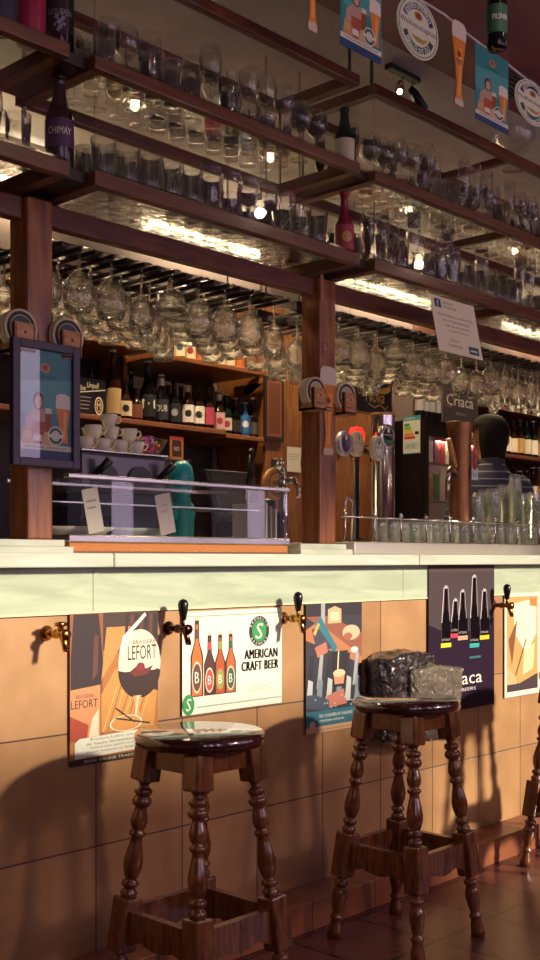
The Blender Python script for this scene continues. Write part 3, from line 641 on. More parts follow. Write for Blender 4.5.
# teal ceramic jug
TEAL = col('1c98a0', .3)
t = thing('teal_figurine', 'teal rounded ceramic figurine between the espresso machine and the till screen', 'figurine', (XP(178, 2.95), 2.93, 1.115))
m = MB(TEAL); m.lathe([(0, 0), (.03, 0), (.04, .03), (.044, .10), (.04, .16), (.030, .2), (.028, .21), (.037, .235), (.043, .27), (.036, .31), (.018, .33), (0, .333)], seg=22)
m.build('body', t)
for sx in (-1, 1): MB(TEAL).sphere((sx*.040, -.005, .15), .018, sc=(.8, 1, 1.8)).build('arm', t)
MB(TEAL).sphere((0, -.038, .27), .010).build('nose', t)
# menu card behind machine
a = Art(.075, .10, col('b8702c'), .004); a.rect(.15, .15, .85, .85, col('401a10')); a.text('NO', .3, .4, .4, .18, CREAM); a.rect(0, .88, 1, 1, col('a83028'))
tag(a.build('menu_card', (bxm+.115, 3.545, 1.52)), 'small orange and black card standing behind the espresso machine', 'card')
# till screen
t = thing('till_screen', 'dark touch-screen till monitor angled behind the glass display case', 'monitor', (XP(238, 2.88), 2.86, 1.115))
R_ = Matrix.Translation((0, 0, .12)) @ Matrix.Rotation(math.radians(-18), 4, 'X')
MB(col('2a2630', .35)).box(-.125, .125, 0, .025, 0, .2, bev=.005, M=R_).build('housing', t)
MB(col('4a4c48', .12)).box(-.105, .105, -.0015, 0, .02, .18, M=R_).build('screen', t)
MB(col('2a2630', .35)).box(-.05, .05, .0, .09, 0, .13, bev=.006).build('foot', t)
# oval badge tap (chimay) + wood disc tap in front of till
def oval_badge(t, x, y, z, rx, rz, rim, face, txt, txtc, th=.012, band=None, ang=0):
    M = Matrix.Translation((x, y, z)) @ Matrix.Rotation(ang, 4, 'Z') @ Matrix.Rotation(math.pi/2, 4, 'X') @ Matrix.Diagonal((1, rz/rx, 1, 1))
    m = MB(rim); m.lathe([(0, -th), (rx*.96, -th), (rx, -th*.7), (rx, th*.7), (rx*.96, th), (rx*.86, th)], seg=30, M=M)
    m.lathe([(rx*.86, th), (rx*.84, th*.9), (0, th*.9)], seg=30, mat=face, M=M)
    m.lathe([(rx*.78, th+.0004), (rx*.72, th+.0004)], seg=30, mat=txtc, M=M)
    R2 = Matrix.Translation((x, y, z)) @ Matrix.Rotation(ang, 4, 'Z')
    if band: m.box(-rx*.7, rx*.7, -th-.001, -th+.001, -rz*.05, rz*.22, band, M=R2)
    if txt: m.text(txt, -rx*.6, -rz*.05, rx*1.2, rz*.22, -th-.0016, txtc, R2)
    m.lathe([(0, th+.0008), (rx*.2, th+.0008)], seg=12, mat=txtc, M=M @ Matrix.Translation((0, rx*.45, 0)))
    return m.build('badge', t, recalc=False)
TRAYZ = 1.167
def beer_tap(label, x, y, z, badge, brkt=True, handle=False):
    t = thing('beer_tap', label, 'beer tap', (x, y, z))
    return t
t = thing('beer_tap', 'chrome tap column with white oval badge left of the right post, behind the display case', 'beer tap', (XP(292, 2.66), 2.70, 1.115))
MB(CHROME).lathe([(0, 0), (.035, 0), (.035, .01), (.018, .02), (.016, .24), (.022, .26), (.014, .29), (0, .295)], seg=18).build('column', t)
MB(CHROME).tube([(0, 0, .26), (0, -.05, .265), (0, -.07, .24), (0, -.072, .20)], [.014, .012, .010, .008], 12).build('spout', t)
MB(CHROME).tube([(0, 0, .29), (-.03, 0, .325), (-.055, 0, .325)], [.016, .022, .014], 12).build('side_knob', t)
oval_badge(t, .035, -.09, .325, .034, .047, CHROME, CREAM, 'CHIMAY', col('2a1a2a'))
MB(BLACK).tube([(.035, -.082, .28), (.035, -.078, .24)], [.006, .008], 8).build('lever', t)
t = thing('beer_tap', 'tap with dark lever and round wooden badge standing by the till screen', 'beer tap', (XP(268, 2.83), 2.83, 1.115))
MB(col('1a1416', .3)).lathe([(0, 0), (.05, 0), (.05, .01), (.03, .03), (.03, .20), (0, .21)], seg=18).build('column', t)
M = Matrix.Translation((0, -.035, .262)) @ Matrix.Rotation(math.pi/2, 4, 'X')
m = MB(W_BOX); m.lathe([(0, -.012), (.056, -.012), (.058, 0), (.056, .012), (.05, .012), (.05, .009), (0, .009)], seg=30, M=M)
m.lathe([(.042, .0096), (.038, .0096)], seg=30, mat=col('5a3418'), M=M); m.text('BEER', -.025, .255, .05, .014, -.0475, col('5a3418')); m.build('wooden_badge', t, recalc=False)
m = MB(CHROME); m.tube([(-.11, 0, 0), (-.11, 0, .24)], .006, 10); m.sphere((-.11, 0, .25), .012); m.tube([(-.11, 0, .25), (-.11, -.02, .29), (-.112, -.025, .37)], [.01, .014, .010], 12, BLACK); m.sphere((-.112, -.025, .37), .014, BLACK); m.box(-.11, 0, -.008, .008, .015, .03)
m.build('lever_valve', t)
a = Art(.10, .12, col('cfc4a8'), .002); a.rect(.1, .6, .9, .62, col('8a8278')); a.rect(.1, .7, .9, .72, col('8a8278')); a.rect(.1, .5, .7, .52, col('8a8278'))
tag(a.build('paper_notice', (XP(289, 3.60), 3.612, 1.52)), 'white paper sheet pinned to the cupboard side behind the oval badge', 'paper')
a = Art(.13, .30, col('2a1410'), .012); a.rect(.12, .06, .88, .94, col('8a4a28')); a.rect(.2, .1, .8, .9, col('6a3820'))
tag(a.build('picture_frame', (XP(266, 3.60), 3.606, 1.66)), 'dark framed brown picture on the cupboard beside the end of the bottle row', 'picture')

# ================================================================== DISPLAY CASE
t = thing('display_case', 'low glass tapas display case with steel rails standing on the counter between the posts', 'display case', (2.30, 2.475, 1.115))
x0, x1 = -.455, .425
MB(M_CORK).box(x0, x1+.0, 0, .30, .006, .030, bev=.001).build('cork_base', t)
MB(col('6a4a38', .5)).box(x0-.004, x1+.004, -.004, .304, 0, .006).build('base_edge', t)
MB(STEEL).box(x0-.006, x1+.006, -.008, .306, .030, .052, bev=.004).build('lower_rail', t)
MB(STEEL).box(x0-.006, x1+.006, -.006, .02, .205, .218, bev=.003).build('upper_rail', t)
MB(STEEL).box(x0-.006, x1+.006, .286, .306, .205, .218, bev=.003).build('upper_rail', t)
MB(G_PANE).box(x0, x1, .004, .008, .052, .205).build('front_glass', t)
MB(G_PANE).box(x0, x1, .012, .29, .206, .211).build('top_glass', t)
for xx in (x0, x1-.004): MB(G_PANE).box(xx, xx+.004, .01, .29, .052, .205).build('side_glass', t)
MB(STEEL).box(x0+.01, x1-.01, .12, .29, .145, .149).build('inner_shelf', t)
for i, (px, wd, d, m) in enumerate(((85, .13, 'oval pale plate at the left inside the display case', col('c8c2ac')), (150, .12, 'shallow green-white rectangular dish inside the display case', col('b8c8b0')))):
    X = XP(px, 2.56); q = MB(m)
    M = Matrix.Diagonal((1.5, .9, 1, 1))
    q.lathe([(0, 0), (wd*.45, 0), (wd*.55, .012), (wd*.66, .022), (wd*.64, .024), (wd*.5, .012), (0, .004)], seg=26, M=M)
    tag(q.build('serving_dish', None, (X, 2.60, 1.168)), d, 'dish')
for i in range(5):
    put_glass('tumbler', XP(112+i*7, 2.60)+.02, 2.745, 1.168, '%s from the left inside the display case' % ORD[i], .6)
def slip(px, w_, h_, c, d, lean=12):  # cards stand in for paper reflections in the case glass
    a = Art(w_, h_, col(c), .001); a.rect(.15, .7, .8, .74, col('90887a')); a.rect(.15, .55, .7, .59, col('90887a'))
    tag(a.build('reflection_card', (XP(px, 2.50), 2.495, 1.1685), (0, math.radians(-lean), 0)), d, 'card')
slip(88, .055, .125, 'cfcab8', 'tall pale paper-reflection card inside the left of the display case')
slip(160, .06, .12, 'a89a94', 'greyish paper-reflection card inside the middle of the display case')
# menus beside case
for i in range(4):
    tag(MB(col(['c8c2b4', '8a8078', 'b8b2a4', '3a3034'][i], .4)).box(-.004, .004, -.08, .08, 0, .175-.01*i, bev=.001).build('menu_folder', None, (2.757+i*.024, 2.68, 1.115)),
        ['white', 'grey', 'pale grey', 'black'][i]+' menu folder standing upright between the display case and the right post', 'menu')

# ================================================================== COASTER BOXES AND POST DECORATION
def coaster_box(xc, y0, z, side, label):
    t = thing('coaster_box', label, 'coaster holder', (xc, y0, z)); w_ = .062
    m = MB(W_BOX); m.box(-w_/2, w_/2, 0, .012, 0, .075, bev=.002); m.box(-w_/2, w_/2, .06, .07, 0, .075, bev=.002); m.box(-w_/2, w_/2, 0, .07, 0, .008); m.box(-w_/2, -w_/2+.005, 0, .07, 0, .075); m.box(w_/2-.005, w_/2, 0, .07, 0, .075)
    m.text('MAHOU', -.02, .02, .04, .009, -.0006, col('6a4020')); m.lathe([(0, 0), (.005, 0)], (0, 0, 0), 10, col('8a2020'), Matrix.Translation((0, -.0008, .05)) @ Matrix.Rotation(math.pi/2, 4, 'X'))
    m.build('box', t)
    return t
def coaster(x, y, z, label, grp, face):
    M = Matrix.Rotation(math.pi/2, 4, 'X')
    m = MB(col('dccdaa', .6)); m.lathe([(0, 0), (.05, 0), (.05, .009), (0, .009)], seg=28, M=M)
    m.lathe([(.044, .0094), (.035, .0094)], seg=28, mat=col('26201c'), M=M); m.lathe([(.033, .0094), (0, .0096)], seg=28, mat=face, M=M)
    m.sphere((0, -.0095, .004), .012, CREAM, (1, .05, 1)); m.sphere((.008, -.0096, -.01), .008, BLACK, (1.4, .05, .7))
    tag(m.build('beer_mat', None, (x, y, z), recalc=False), label, 'beer mat', grp)
for xc, nm in ((1.668, 'left side of the left post'), (1.817, 'right side of the left post'), (2.832, 'left side of the right post'), (2.992, 'right side of the right post')):
    z = ZP(300, 408, 2.44) if xc > 2.5 else ZP(10, 385, 2.44)+.0
    if xc < 2.5: z = ZP(20, 352, 2.44)
    coaster_box(xc, 2.425, z, 1, 'small pine box of beer mats fixed to the '+nm)
    for j in range(2 if 'right side' in nm else 3):
        coaster(xc, 2.425+.026+j*.0125, z+.0585+.004, '%s round cream beer mat, box on %s' % (['front', 'middle', 'rear'][j], nm), 'beer mats '+nm, col('2c5040' if xc < 1.7 else '28405a' if xc < 2 else 'b8a888'))
# beer glass cutout
def beer_cutout(name, w_, h_, loc, label, tilt=0):
    o_ = [(.25, 0), (.75, 0), (.80, .04), (.70, .12), (.66, .25), (.72, .45), (.86, .68), (.95, .85), (.93, .96), (.80, 1.0), (.5, 1.01), (.2, 1.0), (.07, .96), (.05, .85), (.14, .68), (.28, .45), (.34, .25), (.30, .12), (.20, .04)]
    a = Art(w_, h_, col('b06a2c'), .003, o_)
    ou = [(.28, .08), (.72, .08), (.68, .14), (.64, .25), (.70, .45), (.84, .68), (.92, .82), (.08, .82), (.16, .68), (.30, .45), (.36, .25), (.32, .14)]
    a.poly(ou, col('d8802a')); a.poly([(.28, .0), (.72, .0), (.78, .04), (.72, .08), (.28, .08), (.22, .04)], col('c8b8a0'))
    a.poly([(.42, .12), (.58, .12), (.62, .45), (.7, .7), (.55, .7), (.5, .45)], col('eaa040'))
    a.poly([(.08, .80), (.92, .80), (.95, .85), (.93, .96), (.80, 1.0), (.5, 1.01), (.2, 1.0), (.07, .96), (.05, .85)], col('d8cbb8'))
    a.ell(.5, .62, .13, .035, col('8a2a20')); a.rect(.3, .53, .7, .55, col('4a3a50')); a.rect(.34, .50, .66, .515, col('4a3a50'))
    return tag(a.build(name, loc, (0, tilt, 0)), label, 'paper cutout')
X0, X1 = XP(320, 2.452), XP(338, 2.452); zb, zt = ZP(329, 401, 2.45), ZP(329, 320+143/3*1.0, 2.45)
zt = ZP(329, 367, 2.452); zb = ZP(329, 455, 2.452)
beer_cutout('beer_glass_cutout', X1-X0, zt-zb, (X0, 2.4555, zb), 'flat paper cutout of a tall beer glass fixed to the front of the right post')
a = Art(.03, .045, col('a86c44'), .002); a.rect(.15, .1, .85, .9, col('8a5030')); a.text('L', .35, .3, .3, .4, CREAM)
tag(a.build('wooden_tag', (XP(325, 2.45), 2.4575, ZP(329, 354, 2.45))), 'small square brown tag high on the front of the right post', 'tag')
a = Art(.014, .085, col('b07050'), .003); tag(a.build('wood_strip', (XP(313, 2.455), 2.4565, ZP(316, 298, 2.455))), 'short pale wooden strip at the top of the right post', 'strip')
bpy.data.objects['wood_strip'].location.x = 2.8715

# wheat-beer ad
def beer_ad(a):
    a.rect(0, 0, 1, 1, col('2c7c82')); a.poly([(0, .45), (.35, .35), (1, .5), (1, .75), (0, .7)], col('4c9898'))
    a.rect(0, 0, 1, .08, col('1c3c6a')); a.rect(0, .08, 1, .13, col('d8d0c0'))
    # woman
    a.poly([(.1, .14), (.6, .14), (.58, .36), (.46, .46), (.3, .46), (.14, .38)], col('b89480')); a.ell(.37, .53, .10, .085, col('3a2420')); a.ell(.38, .52, .07, .062, col('c89a7c')); a.poly([(.24, .14), (.5, .14), (.5, .34), (.26, .34)], col('a85038')); a.poly([(.05, .13), (.3, .13), (.25, .26), (.1, .28)], col('c08a5a')); a.poly([(.42, .13), (.72, .13), (.66, .24), (.5, .27)], col('d0a878'))
    a.rect(.50, .25, .62, .44, col('8a4a20')); a.rect(.50, .42, .62, .47, col('d8ccb4'))
    a.rect(.28, .16, .44, .22, col('e0d8c8')); a.rect(.1, .18, .22, .24, col('c8a070'))
    # big glass
    a.poly([(.76, .16), (.94, .16), (.92, .28), (.98, .5), (.70, .5), (.78, .28)], col('d87828')); a.poly([(.70, .48), (.98, .48), (.97, .6), (.9, .62), (.78, .62), (.71, .6)], col('e0d4c4'))
    a.poly([(.84, .2), (.89, .2), (.91, .46), (.85, .46)], col('eaa050'))
    a.ell(.70, .22, .15, .09, col('d8d4c4')); a.ell(.70, .22, .13, .078, col('3a5a54')); a.ell(.70, .22, .085, .05, col('c8c8b4')); a.rect(.57, .205, .83, .235, WHITE); a.text('Weihenstephan', .585, .21, .23, .02, col('201c20'))
    a.ell(.5, .84, .09, .045, col('b8903c')); a.ell(.5, .845, .05, .03, col('a83028')); a.text('Weihenstephan', .3, .745, .4, .028, col('2a2030'))
    a.text('ORIGINAL PREMIUM', .1, .095, .8, .02, col('4a4048'))
X0, X1 = XP(15, 2.42), XP(80, 2.42); zt = ZP(47, 342, 2.42); zb = ZP(47, 467, 2.42)
X0 = XP(13, 2.42)
t = thing('framed_advert', 'dark purple framed beer advert hanging on the left timber post', 'framed picture', (X0, 2.418, zb))
W_, H_ = X1-X0, zt-zb; fm = col('32203a', .35); bw = .022
m = MB(fm); m.box(0, bw, 0, .02, 0, H_, bev=.002); m.box(W_-bw, W_, 0, .02, 0, H_, bev=.002); m.box(bw, W_-bw, 0, .02, 0, bw, bev=.002); m.box(bw, W_-bw, 0, .02, H_-bw, H_, bev=.002); m.build('frame', t)
a = Art(W_-2*bw, H_-2*bw, col('2c7c82'), .002); beer_ad(a); a.build('poster', (bw, .012, bw), None, t)
MB(G_PANE).box(bw, W_-bw, .005, .007, bw, H_-bw).build('glass', t)
MB(BRASS).tube([(W_*.45, .019, H_), (W_*.45, .028, H_+.02), (W_*.45, .036, H_+.035)], .0015, 6).build('hanger', t)

# ================================================================== BUNTING
YS = 2.0
spts = [(1.95, 2.845)]+[(XP(px, YS), ZP(px, py, YS)) for px, py in ((421, 0), (445, 15), (470, 36), (505, 62), (540, 90))]
spts = [(1.9, 2.848), (2.35, 2.835), (2.75, 2.82)]+spts[1:]+[(5.2, 2.845)]
tag(MB(col('c0b4bc', .6)).tube([(x, YS, z) for x, z in spts], .0035, 6).build('string', None, (0, 0, 0)), 'pale string of beer bunting stretched along the ceiling edge', 'string')
def sz(x):
    for (a, b), (c, d) in zip(spts, spts[1:]):
        if a <= x <= c: return b+(d-b)*(x-a)/(c-a)
    return 2.83
def hang(px0, px1, pyb, pyt, aspect_top=True):
    xc0, xc1 = XP(px0, YS-.005), XP(px1, YS-.005); pm = (px0+px1)/2
    return xc0, xc1, ZP(pm, pyb, YS), ZP(pm, pyt, YS)
x0, x1, zb, zt = hang(475, 508, 128, 47); a = Art(x1-x0, sz((x0+x1)/2)-.004-zb, col('2c7c82'), .001); beer_ad(a)
tag(a.build('hanging_poster', (x0, YS-.006, zb)), 'teal hanging beer poster with a woman serving, right-hand one of two', 'poster')
x0, x1, zb, zt = hang(340, 381, 56, -40); a = Art(x1-x0, sz((x0+x1)/2)-.004-zb, col('2c7c82'), .001); beer_ad(a)
tag(a.build('hanging_poster', (x0, YS-.006, zb)), 'teal hanging beer poster cut off by the top of the frame, left-hand one', 'poster')
def oval_sign(px0, px1, pyb, pyt, label):
    x0, x1, zb, zt = hang(px0, px1, pyb, pyt); zt = min(zt, sz((x0+x1)/2)); w_, h_ = x1-x0, zt-zb
    ol = [(.5+.5*math.cos(2*math.pi*i/40), .5+.5*math.sin(2*math.pi*i/40)) for i in range(40)]
    a = Art(w_, h_, col('d4d2b8'), .004, ol)
    a.ell(.5, .5, .47, .47, col('28345a'), inner=.97); a.ell(.5, .5, .44, .44, col('d8d4bc'))
    n = 20
    a.poly([(.5+.40*math.cos(math.pi*(.12+.76*i/n)), .5+.41*math.sin(math.pi*(.12+.76*i/n))) for i in range(n+1)]+[(.5+.29*math.cos(math.pi*(.88-.76*i/n)), .5+.30*math.sin(math.pi*(.88-.76*i/n))) for i in range(n+1)], col('28345a'))
    a.poly([(.5+.40*math.cos(math.pi*(1.12+.76*i/n)), .5+.41*math.sin(math.pi*(1.12+.76*i/n))) for i in range(n+1)]+[(.5+.29*math.cos(math.pi*(1.88-.76*i/n)), .5+.30*math.sin(math.pi*(1.88-.76*i/n))) for i in range(n+1)], col('244c48'))
    a.arctext('BAYERISCHE STAATSBRAUEREI', .5, .5, .345*(w_+h_)/2, 90, 118, .020, WHITE)
    a.arctext('BRAUEREI SEIT 1040', .5, .5, .35*(w_+h_)/2, 270, 100, .020, WHITE, True)
    a.ell(.5, .70, .10, .07, col('a88a48')); a.ell(.5, .70, .06, .045, col('902c28'))
    a.text('Weihenstephan', .05, .455, .90, .12, col('201a28')); a.poly([(.3, .36), (.45, .27), (.62, .27), (.74, .38), (.6, .34), (.45, .35)], col('c08a38')); a.ell(.5, .32, .07, .035, col('8a9a48'))
    tag(a.build('oval_beer_sign', (x0, YS-.010, zb)), label, 'sign')
oval_sign(396, 437, 60, 0, 'large oval cream beer sign hanging at the top, left one above the ceiling spotlights')
oval_sign(514, 548, 126, 66, 'oval cream beer sign hanging at the right edge')
x0, x1, zb, zt = hang(450, 466, 107, 24); beer_cutout('beer_glass_cutout', x1-x0, min(zt, sz(x0))-zb, (x0, YS-.009, zb), 'paper beer glass cutout hanging between the oval sign and the right-hand teal poster')
x0, x1, zb, zt = hang(303, 320, 33, -46); beer_cutout('beer_glass_cutout', x1-x0, sz(x0)-.002-zb, (x0, YS-.009, zb), 'paper beer glass cutout hanging at the top centre, left of both teal posters')
# ceiling grille
t = thing('ceiling_grille', 'black slatted grille on the maroon ceiling behind the hanging beer glass', 'grille', (3.62, 2.16, 2.85))
for i in range(6): MB(BLACK).box(-.08, .08, -.06+i*.022, -.048+i*.022, -.012, -.002).build('slat', t)
m = MB(col('4a3038')); m.box(-.09, .09, -.07, -.065, -.014, 0); m.box(-.09, .09, .07, .075, -.014, 0); m.box(-.09, -.083, -.065, .07, -.014, 0); m.box(.083, .09, -.065, .07, -.014, 0); m.build('frame', t)
# hanging bottle
YH = 1.55; zb = ZP(497, 50, YH)
b = bottle('beer_bottle', 'small green-labelled bottle hanging from the ceiling at the top right', (XP(497, YH), YH, zb), .26, .026, BLACKGL, col('2c5a44'), None, .42, text='HEINEKEN'[:0] or 'PILSNER', textm=WHITE, labz=(.14, .42))
MB(BLACK).tube([(0, 0, .25), (0, 0, 2.85-zb)], .002, 6).build('cord', b)
# spotlights
t = thing('ceiling_spotlight', 'pair of small chrome and black ceiling spotlights above the long shelf unit', 'spotlight', (XP(403, 2.40), 2.40, 2.85))
m = MB(BLACK); m.box(-.09, .09, -.015, .015, -.02, 0, bev=.003); m.build('track', t)
MB(CHROME).tube([(-.06, -.03, -.10), (-.02, 0, -.055), (0, .01, -.045)], [.017, .017, .012], 16).build('lamp_head', t)
MB(BLACK).tube([(.09, -.03, -.12), (.07, 0, -.06), (.06, .01, -.04)], [.017, .017, .012], 16).build('lamp_head', t)
m = MB(STEEL); m.tube([(0, 0, -.02), (0, .01, -.045)], .004, 8); m.tube([(.06, 0, -.02), (.06, .01, -.042)], .004, 8); m.build('bracket', t)
m = MB(col('fff0d0', .3, 0, 6)); q = Vector((-.04, -.03, -.045)).normalized()
m.sphere((-.0605, -.0305, -.1003), .010, sc=(1, 1, 1)); m.build('bulb', t)

# ================================================================== PAPER NOTICE ON THE BEAM
x0, x1 = XP(430, 2.296), XP(474, 2.296); zt = ZP(452, 300, 2.296); zb = ZP(452, 356, 2.296); w_, h_ = x1-x0, zt-zb
a = Art(w_, h_, col('ece4c0'), .0008)
a.rect(.08, .80, .22, .95, col('26385e')); a.text('f', .13, .81, .05, .12, WHITE)
a.text('Buscanos', .27, .89, .22, .05, col('787060')); a.text('Facebook', .27, .81, .30, .05, col('787060'))
for i, (s_, x_, ww) in enumerate((('Bienvenidos a nuestro bar', .12, .78), ('de cervezas artesanas', .2, .6), ('mas de cien marcas', .25, .55), ('pregunte al personal', .3, .45))): a.text(s_, x_, .66-i*.09, ww, .045, col('6a6454'))
a.text('Gracias', .3, .22, .2, .05, col('8a8474')); a.text('Reservas', .25, .12, .3, .06, col('8a8474')); a.rect(.70, .06, .93, .2, col('206058')); a.rect(.74, .11, .89, .14, WHITE)
o = a.build('paper_notice', (x0, 2.2985, zb)); tag(o, 'cream paper notice with a blue square logo taped under the long right shelf unit', 'notice')
for v in o.data.vertices:
    f = v.co.z/h_; v.co.y -= .035*(1-f); v.co.x += .010*(1-f)

# ================================================================== RIGHT SIDE: TRAY, RAIL, TAPS
x0t, x1t = 3.03, 5.9
t = thing('drip_tray', 'long stainless steel drip tray unit along the counter right of the right post', 'drip tray', ((x0t+x1t)/2, 2.44, 1.115)); h = (x1t-x0t)/2
MB(col('d8d0c4', .3, .55)).box(-h, h, 0, .30, 0, .045, bev=.006).build('pan', t)
m = MB(STEEL)
for i in range(0, 54): m.box(-h+.03+i*.053, -h+.036+i*.053, .06, .28, .045, .049)
m.build('grille', t)
t = thing('gallery_rail', 'thin chrome gallery rail on little ball-topped posts in front of the upturned glasses', 'rail', (x0t+.06, 2.475, 1.164))
xr = [XP(p, 2.475) for p in (345, 374, 401, 426, 450, 473, 495, 517, 539)]+[4.9, 5.2]
xl = xr[0]
for x in xr: MB(CHROME).lathe([(0, 0), (.009, 0), (.009, .003), (.004, .006), (.0035, .08), (.0045, .085), (.008, .094), (.0085, .100), (.005, .108), (0, .11)], (x-xl, 0, 0), 12).build('post', t)
MB(CHROME).tube([(-.02, 0, .088), (xr[-1]-xl+.02, 0, .088)], .003, 8).build('rod', t)
t.location = (xl, 2.475, 1.1605)
# upturned tumblers
i = 0
x = 3.30
while x < 5.5:
    for j, y in enumerate((2.535, 2.615, 2.695)):
        if j > 0 and (abs(x-XP(357, 2.66)) < .075 or abs(x-XP(383, 2.66)) < .11 or abs(x-XP(460, 2.62)) < .11 or x > XP(470, 2.61)): continue
        put_glass('tumbler', x+random.uniform(-.004, .004), y, 1.165+.105*.80, '%s from the left, %s, upturned on drip tray' % (ORD[i], ROWN[j]), .80, True, G_GREEN)
    x += .068; i += 1
# stacked tall glasses
for si, (px, n, Y) in enumerate(((476, 3, 2.61), (484, 4, 2.69), (493, 4, 2.61), (504, 5, 2.69), (515, 6, 2.61), (525, 4, 2.69), (534, 4, 2.61))):
    for q in range(n):
        put_glass('highball', XP(px, Y), Y, 1.165+.145+q*.032, '%s from the bottom, %s nested stack from the left' % (ORD[q], ORD[si]), 1.0, True, G_GREEN)
# steel tower
def tower(px, Y, r, zt, mat, label, cat='tap tower'):
    t = thing('tap_tower', label, cat, (XP(px, Y), Y, 1.165)); return t
Yt = 2.66; px = 383; X = XP(px, Yt); zt = ZP(px, 416, Yt)-1.115-.05
t = thing('tap_tower', 'polished stainless steel beer tower with oval badges right of the right post', 'tap tower', (X, Yt, 1.1645))
MB(col('d8d4d0', .16, 1)).lathe([(0, 0), (.058, 0), (.058, .008), (.046, .012), (.046, zt)], seg=36).build('column', t)
MB(W_BOX).lathe([(0, zt), (.050, zt), (.051, zt+.006), (.048, zt+.011), (0, zt+.012)], seg=30).build('wooden_lid', t)
def tpos(px, py, Y): return (XP(px, Y)-X, Y-Yt, ZP(px, py, Y)-1.1645)
badges = [((343.5, 443.5), 2.50, .034, .045, col('d8d4d8', .2, .5), col('4c3860', .3), '', CREAM, 'dark purple and white oval badge'), ((356.5, 444), 2.58, .032, .047, CREAM, col('e0d8b8', .3), 'ESTRELLA', col('a88a40'), None), ((376.5, 448.5), 2.52, .031, .046, CREAM, col('d8d8c0', .3), 'MAHOU', col('3a5a38'), None)]
for (bxp, Yb, rx, rz, rim, face, tx, tcx, lb) in badges:
    p = tpos(bxp[0], bxp[1], Yb); o = oval_badge(t, *p, rx, rz, rim, face, tx, tcx)
    MB(CHROME).tube([(p[0], p[1]+.012, p[2]), (p[0]+.02, p[1]+.05, p[2]), (0, 0, p[2])], [.008, .010, .012], 10).build('tap_arm', t)
    MB(BRASS).tube([(p[0]+.01, p[1]+.03, p[2]), (p[0]+.005, p[1]+.025, p[2]-.06)], [.009, .006], 10).build('spout', t)
p = tpos(386, 436, 2.60); oval_badge(t, p[0], p[1], p[2], .044, .044, CHROME, BLACK, 'murphys', WHITE, band=col('181418'))
m = MB(col('3c7a40', .4)); M = Matrix.Translation((p[0], p[1]-.0118, p[2])); n = 12
m.face([M @ Vector((.036*math.cos(math.pi*(1.15+.7*i/n)), -.0012, .036*math.sin(math.pi*(1.15+.7*i/n)))) for i in range(n+1)]); m.build('badge_stripe', t, recalc=False)
# gooseneck
t = thing('rinser_pipe', 'slim curved steel pipe just right of the right post', 'pipe', (XP(352, 2.60), 2.60, 1.1645))
MB(STEEL).tube([(0, 0, 0), (0, 0, .14)]+[(-.02+.02*math.cos(a), 0, .14+.02*math.sin(a)) for a in [i*math.pi/8 for i in range(1, 9)]]+[(-.04, 0, .10)], .005, 10).build('pipe', t)
# copper tower
Yt2 = 2.62; X2 = XP(460, Yt2); z2 = ZP(460, 422, Yt2)-1.1645
t = thing('tap_tower', 'flared copper beer tower with wooden-handled tap in front of the man', 'tap tower', (X2, Yt2, 1.1645))
MB(COPPER).lathe([(0, 0), (.052, 0), (.052, .01), (.046, .03), (.046, z2*.8), (.049, z2*.9), (.058, z2-.006), (.056, z2), (0, z2)], seg=36).build('column', t)
MB(col('20181a', .4)).lathe([(.0535, 0), (.0535, .06), (.05, .066)], seg=30).build('base_collar', t)
MB(CHROME).tube([(0, 0, z2*.55), (-.10, -.02, z2*.60), (-.13, -.03, z2*.56), (-.135, -.03, z2*.42)], [.016, .013, .011, .008], 12).build('spout', t)
MB(W_BOX).tube([(-.06, -.02, z2*.62), (-.10, -.025, z2*.74), (-.13, -.03, z2*.84)], [.008, .013, .010], 12).build('wooden_handle', t)
a = Art(.045, .05, col('d0dcd8'), .001); a.ell(.5, 1.1, .3, .3, col('b02828')); a.text('drink', .15, .3, .7, .3, col('3878a0')); a.build('sticker', (.0, -.0585, z2*.52), None, t)
M = Matrix.Translation((.02, -.05, z2*.40)) @ Matrix.Rotation(math.pi/2, 4, 'X'); m = MB(CHROME); m.lathe([(0, 0), (.014, 0), (.014, .008), (.011, .010)], seg=18, M=M); m.lathe([(.011, .0095), (0, .0095)], seg=18, mat=CREAM, M=M); m.build('gauge', t)

# ================================================================== FRIDGE, SIGNS, CANS
xf = XP(425, 3.42)
t = thing('drinks_fridge', 'tall black drinks fridge with an energy label on its side behind the taps', 'fridge', (xf, 3.42, 0)); zf = 1.84
MB(col('0e0a0e', .35)).box(0, .60, .03, .50, .05, zf, bev=.006).build('cabinet', t)
m = MB(BLACK); m.box(0, .6, 0, .03, .05, .12); m.box(0, .6, 0, .03, zf-.09, zf); m.box(0, .035, 0, .03, .12, zf-.09); m.box(.565, .6, 0, .03, .12, zf-.09); d = m.build('door', t)
MB(col('c8b898', .6, 0, .0)).box(.036, .564, .024, .029, .12, zf-.09).build('liner', t)
for i, zz in enumerate((.5, .8, 1.1, 1.4, 1.6)): MB(STEEL).box(.036, .564, .010, .0235, zz, zz+.012).build('wire_shelf', t)
MB(G_PANE).box(.036, .564, .002, .006, .12, zf-.09).build('door_glass', d)
for s_ in (.04, .50):
    for yy in (.06, .44): MB(BLACK).box(s_, s_+.05, yy, yy+.05, 0, .05).build('foot', t)
for zz in (1.112, 1.412, 1.612):
    for i in range(9):
        o = tag(MB(col(['a83838', 'd8cfa8', 'b08848', '5a7a50', 'c8b8a0', '8a4a58'][(i+int(zz*10)) % 6], .4)).box(-.022, .022, -.005, .005, 0, .12+.02*(i % 3), bev=.003).build('snack_packet', None, (xf+.07+i*.057, 3.437, zz)), 'coloured packet in the drinks fridge, %s from the left, shelf at %s height' % (ORD[i], {1.112: 'knee', 1.412: 'chest', 1.612: 'eye'}[zz]), 'packet', 'packets in the drinks fridge')
        o.location.y = 3.4385
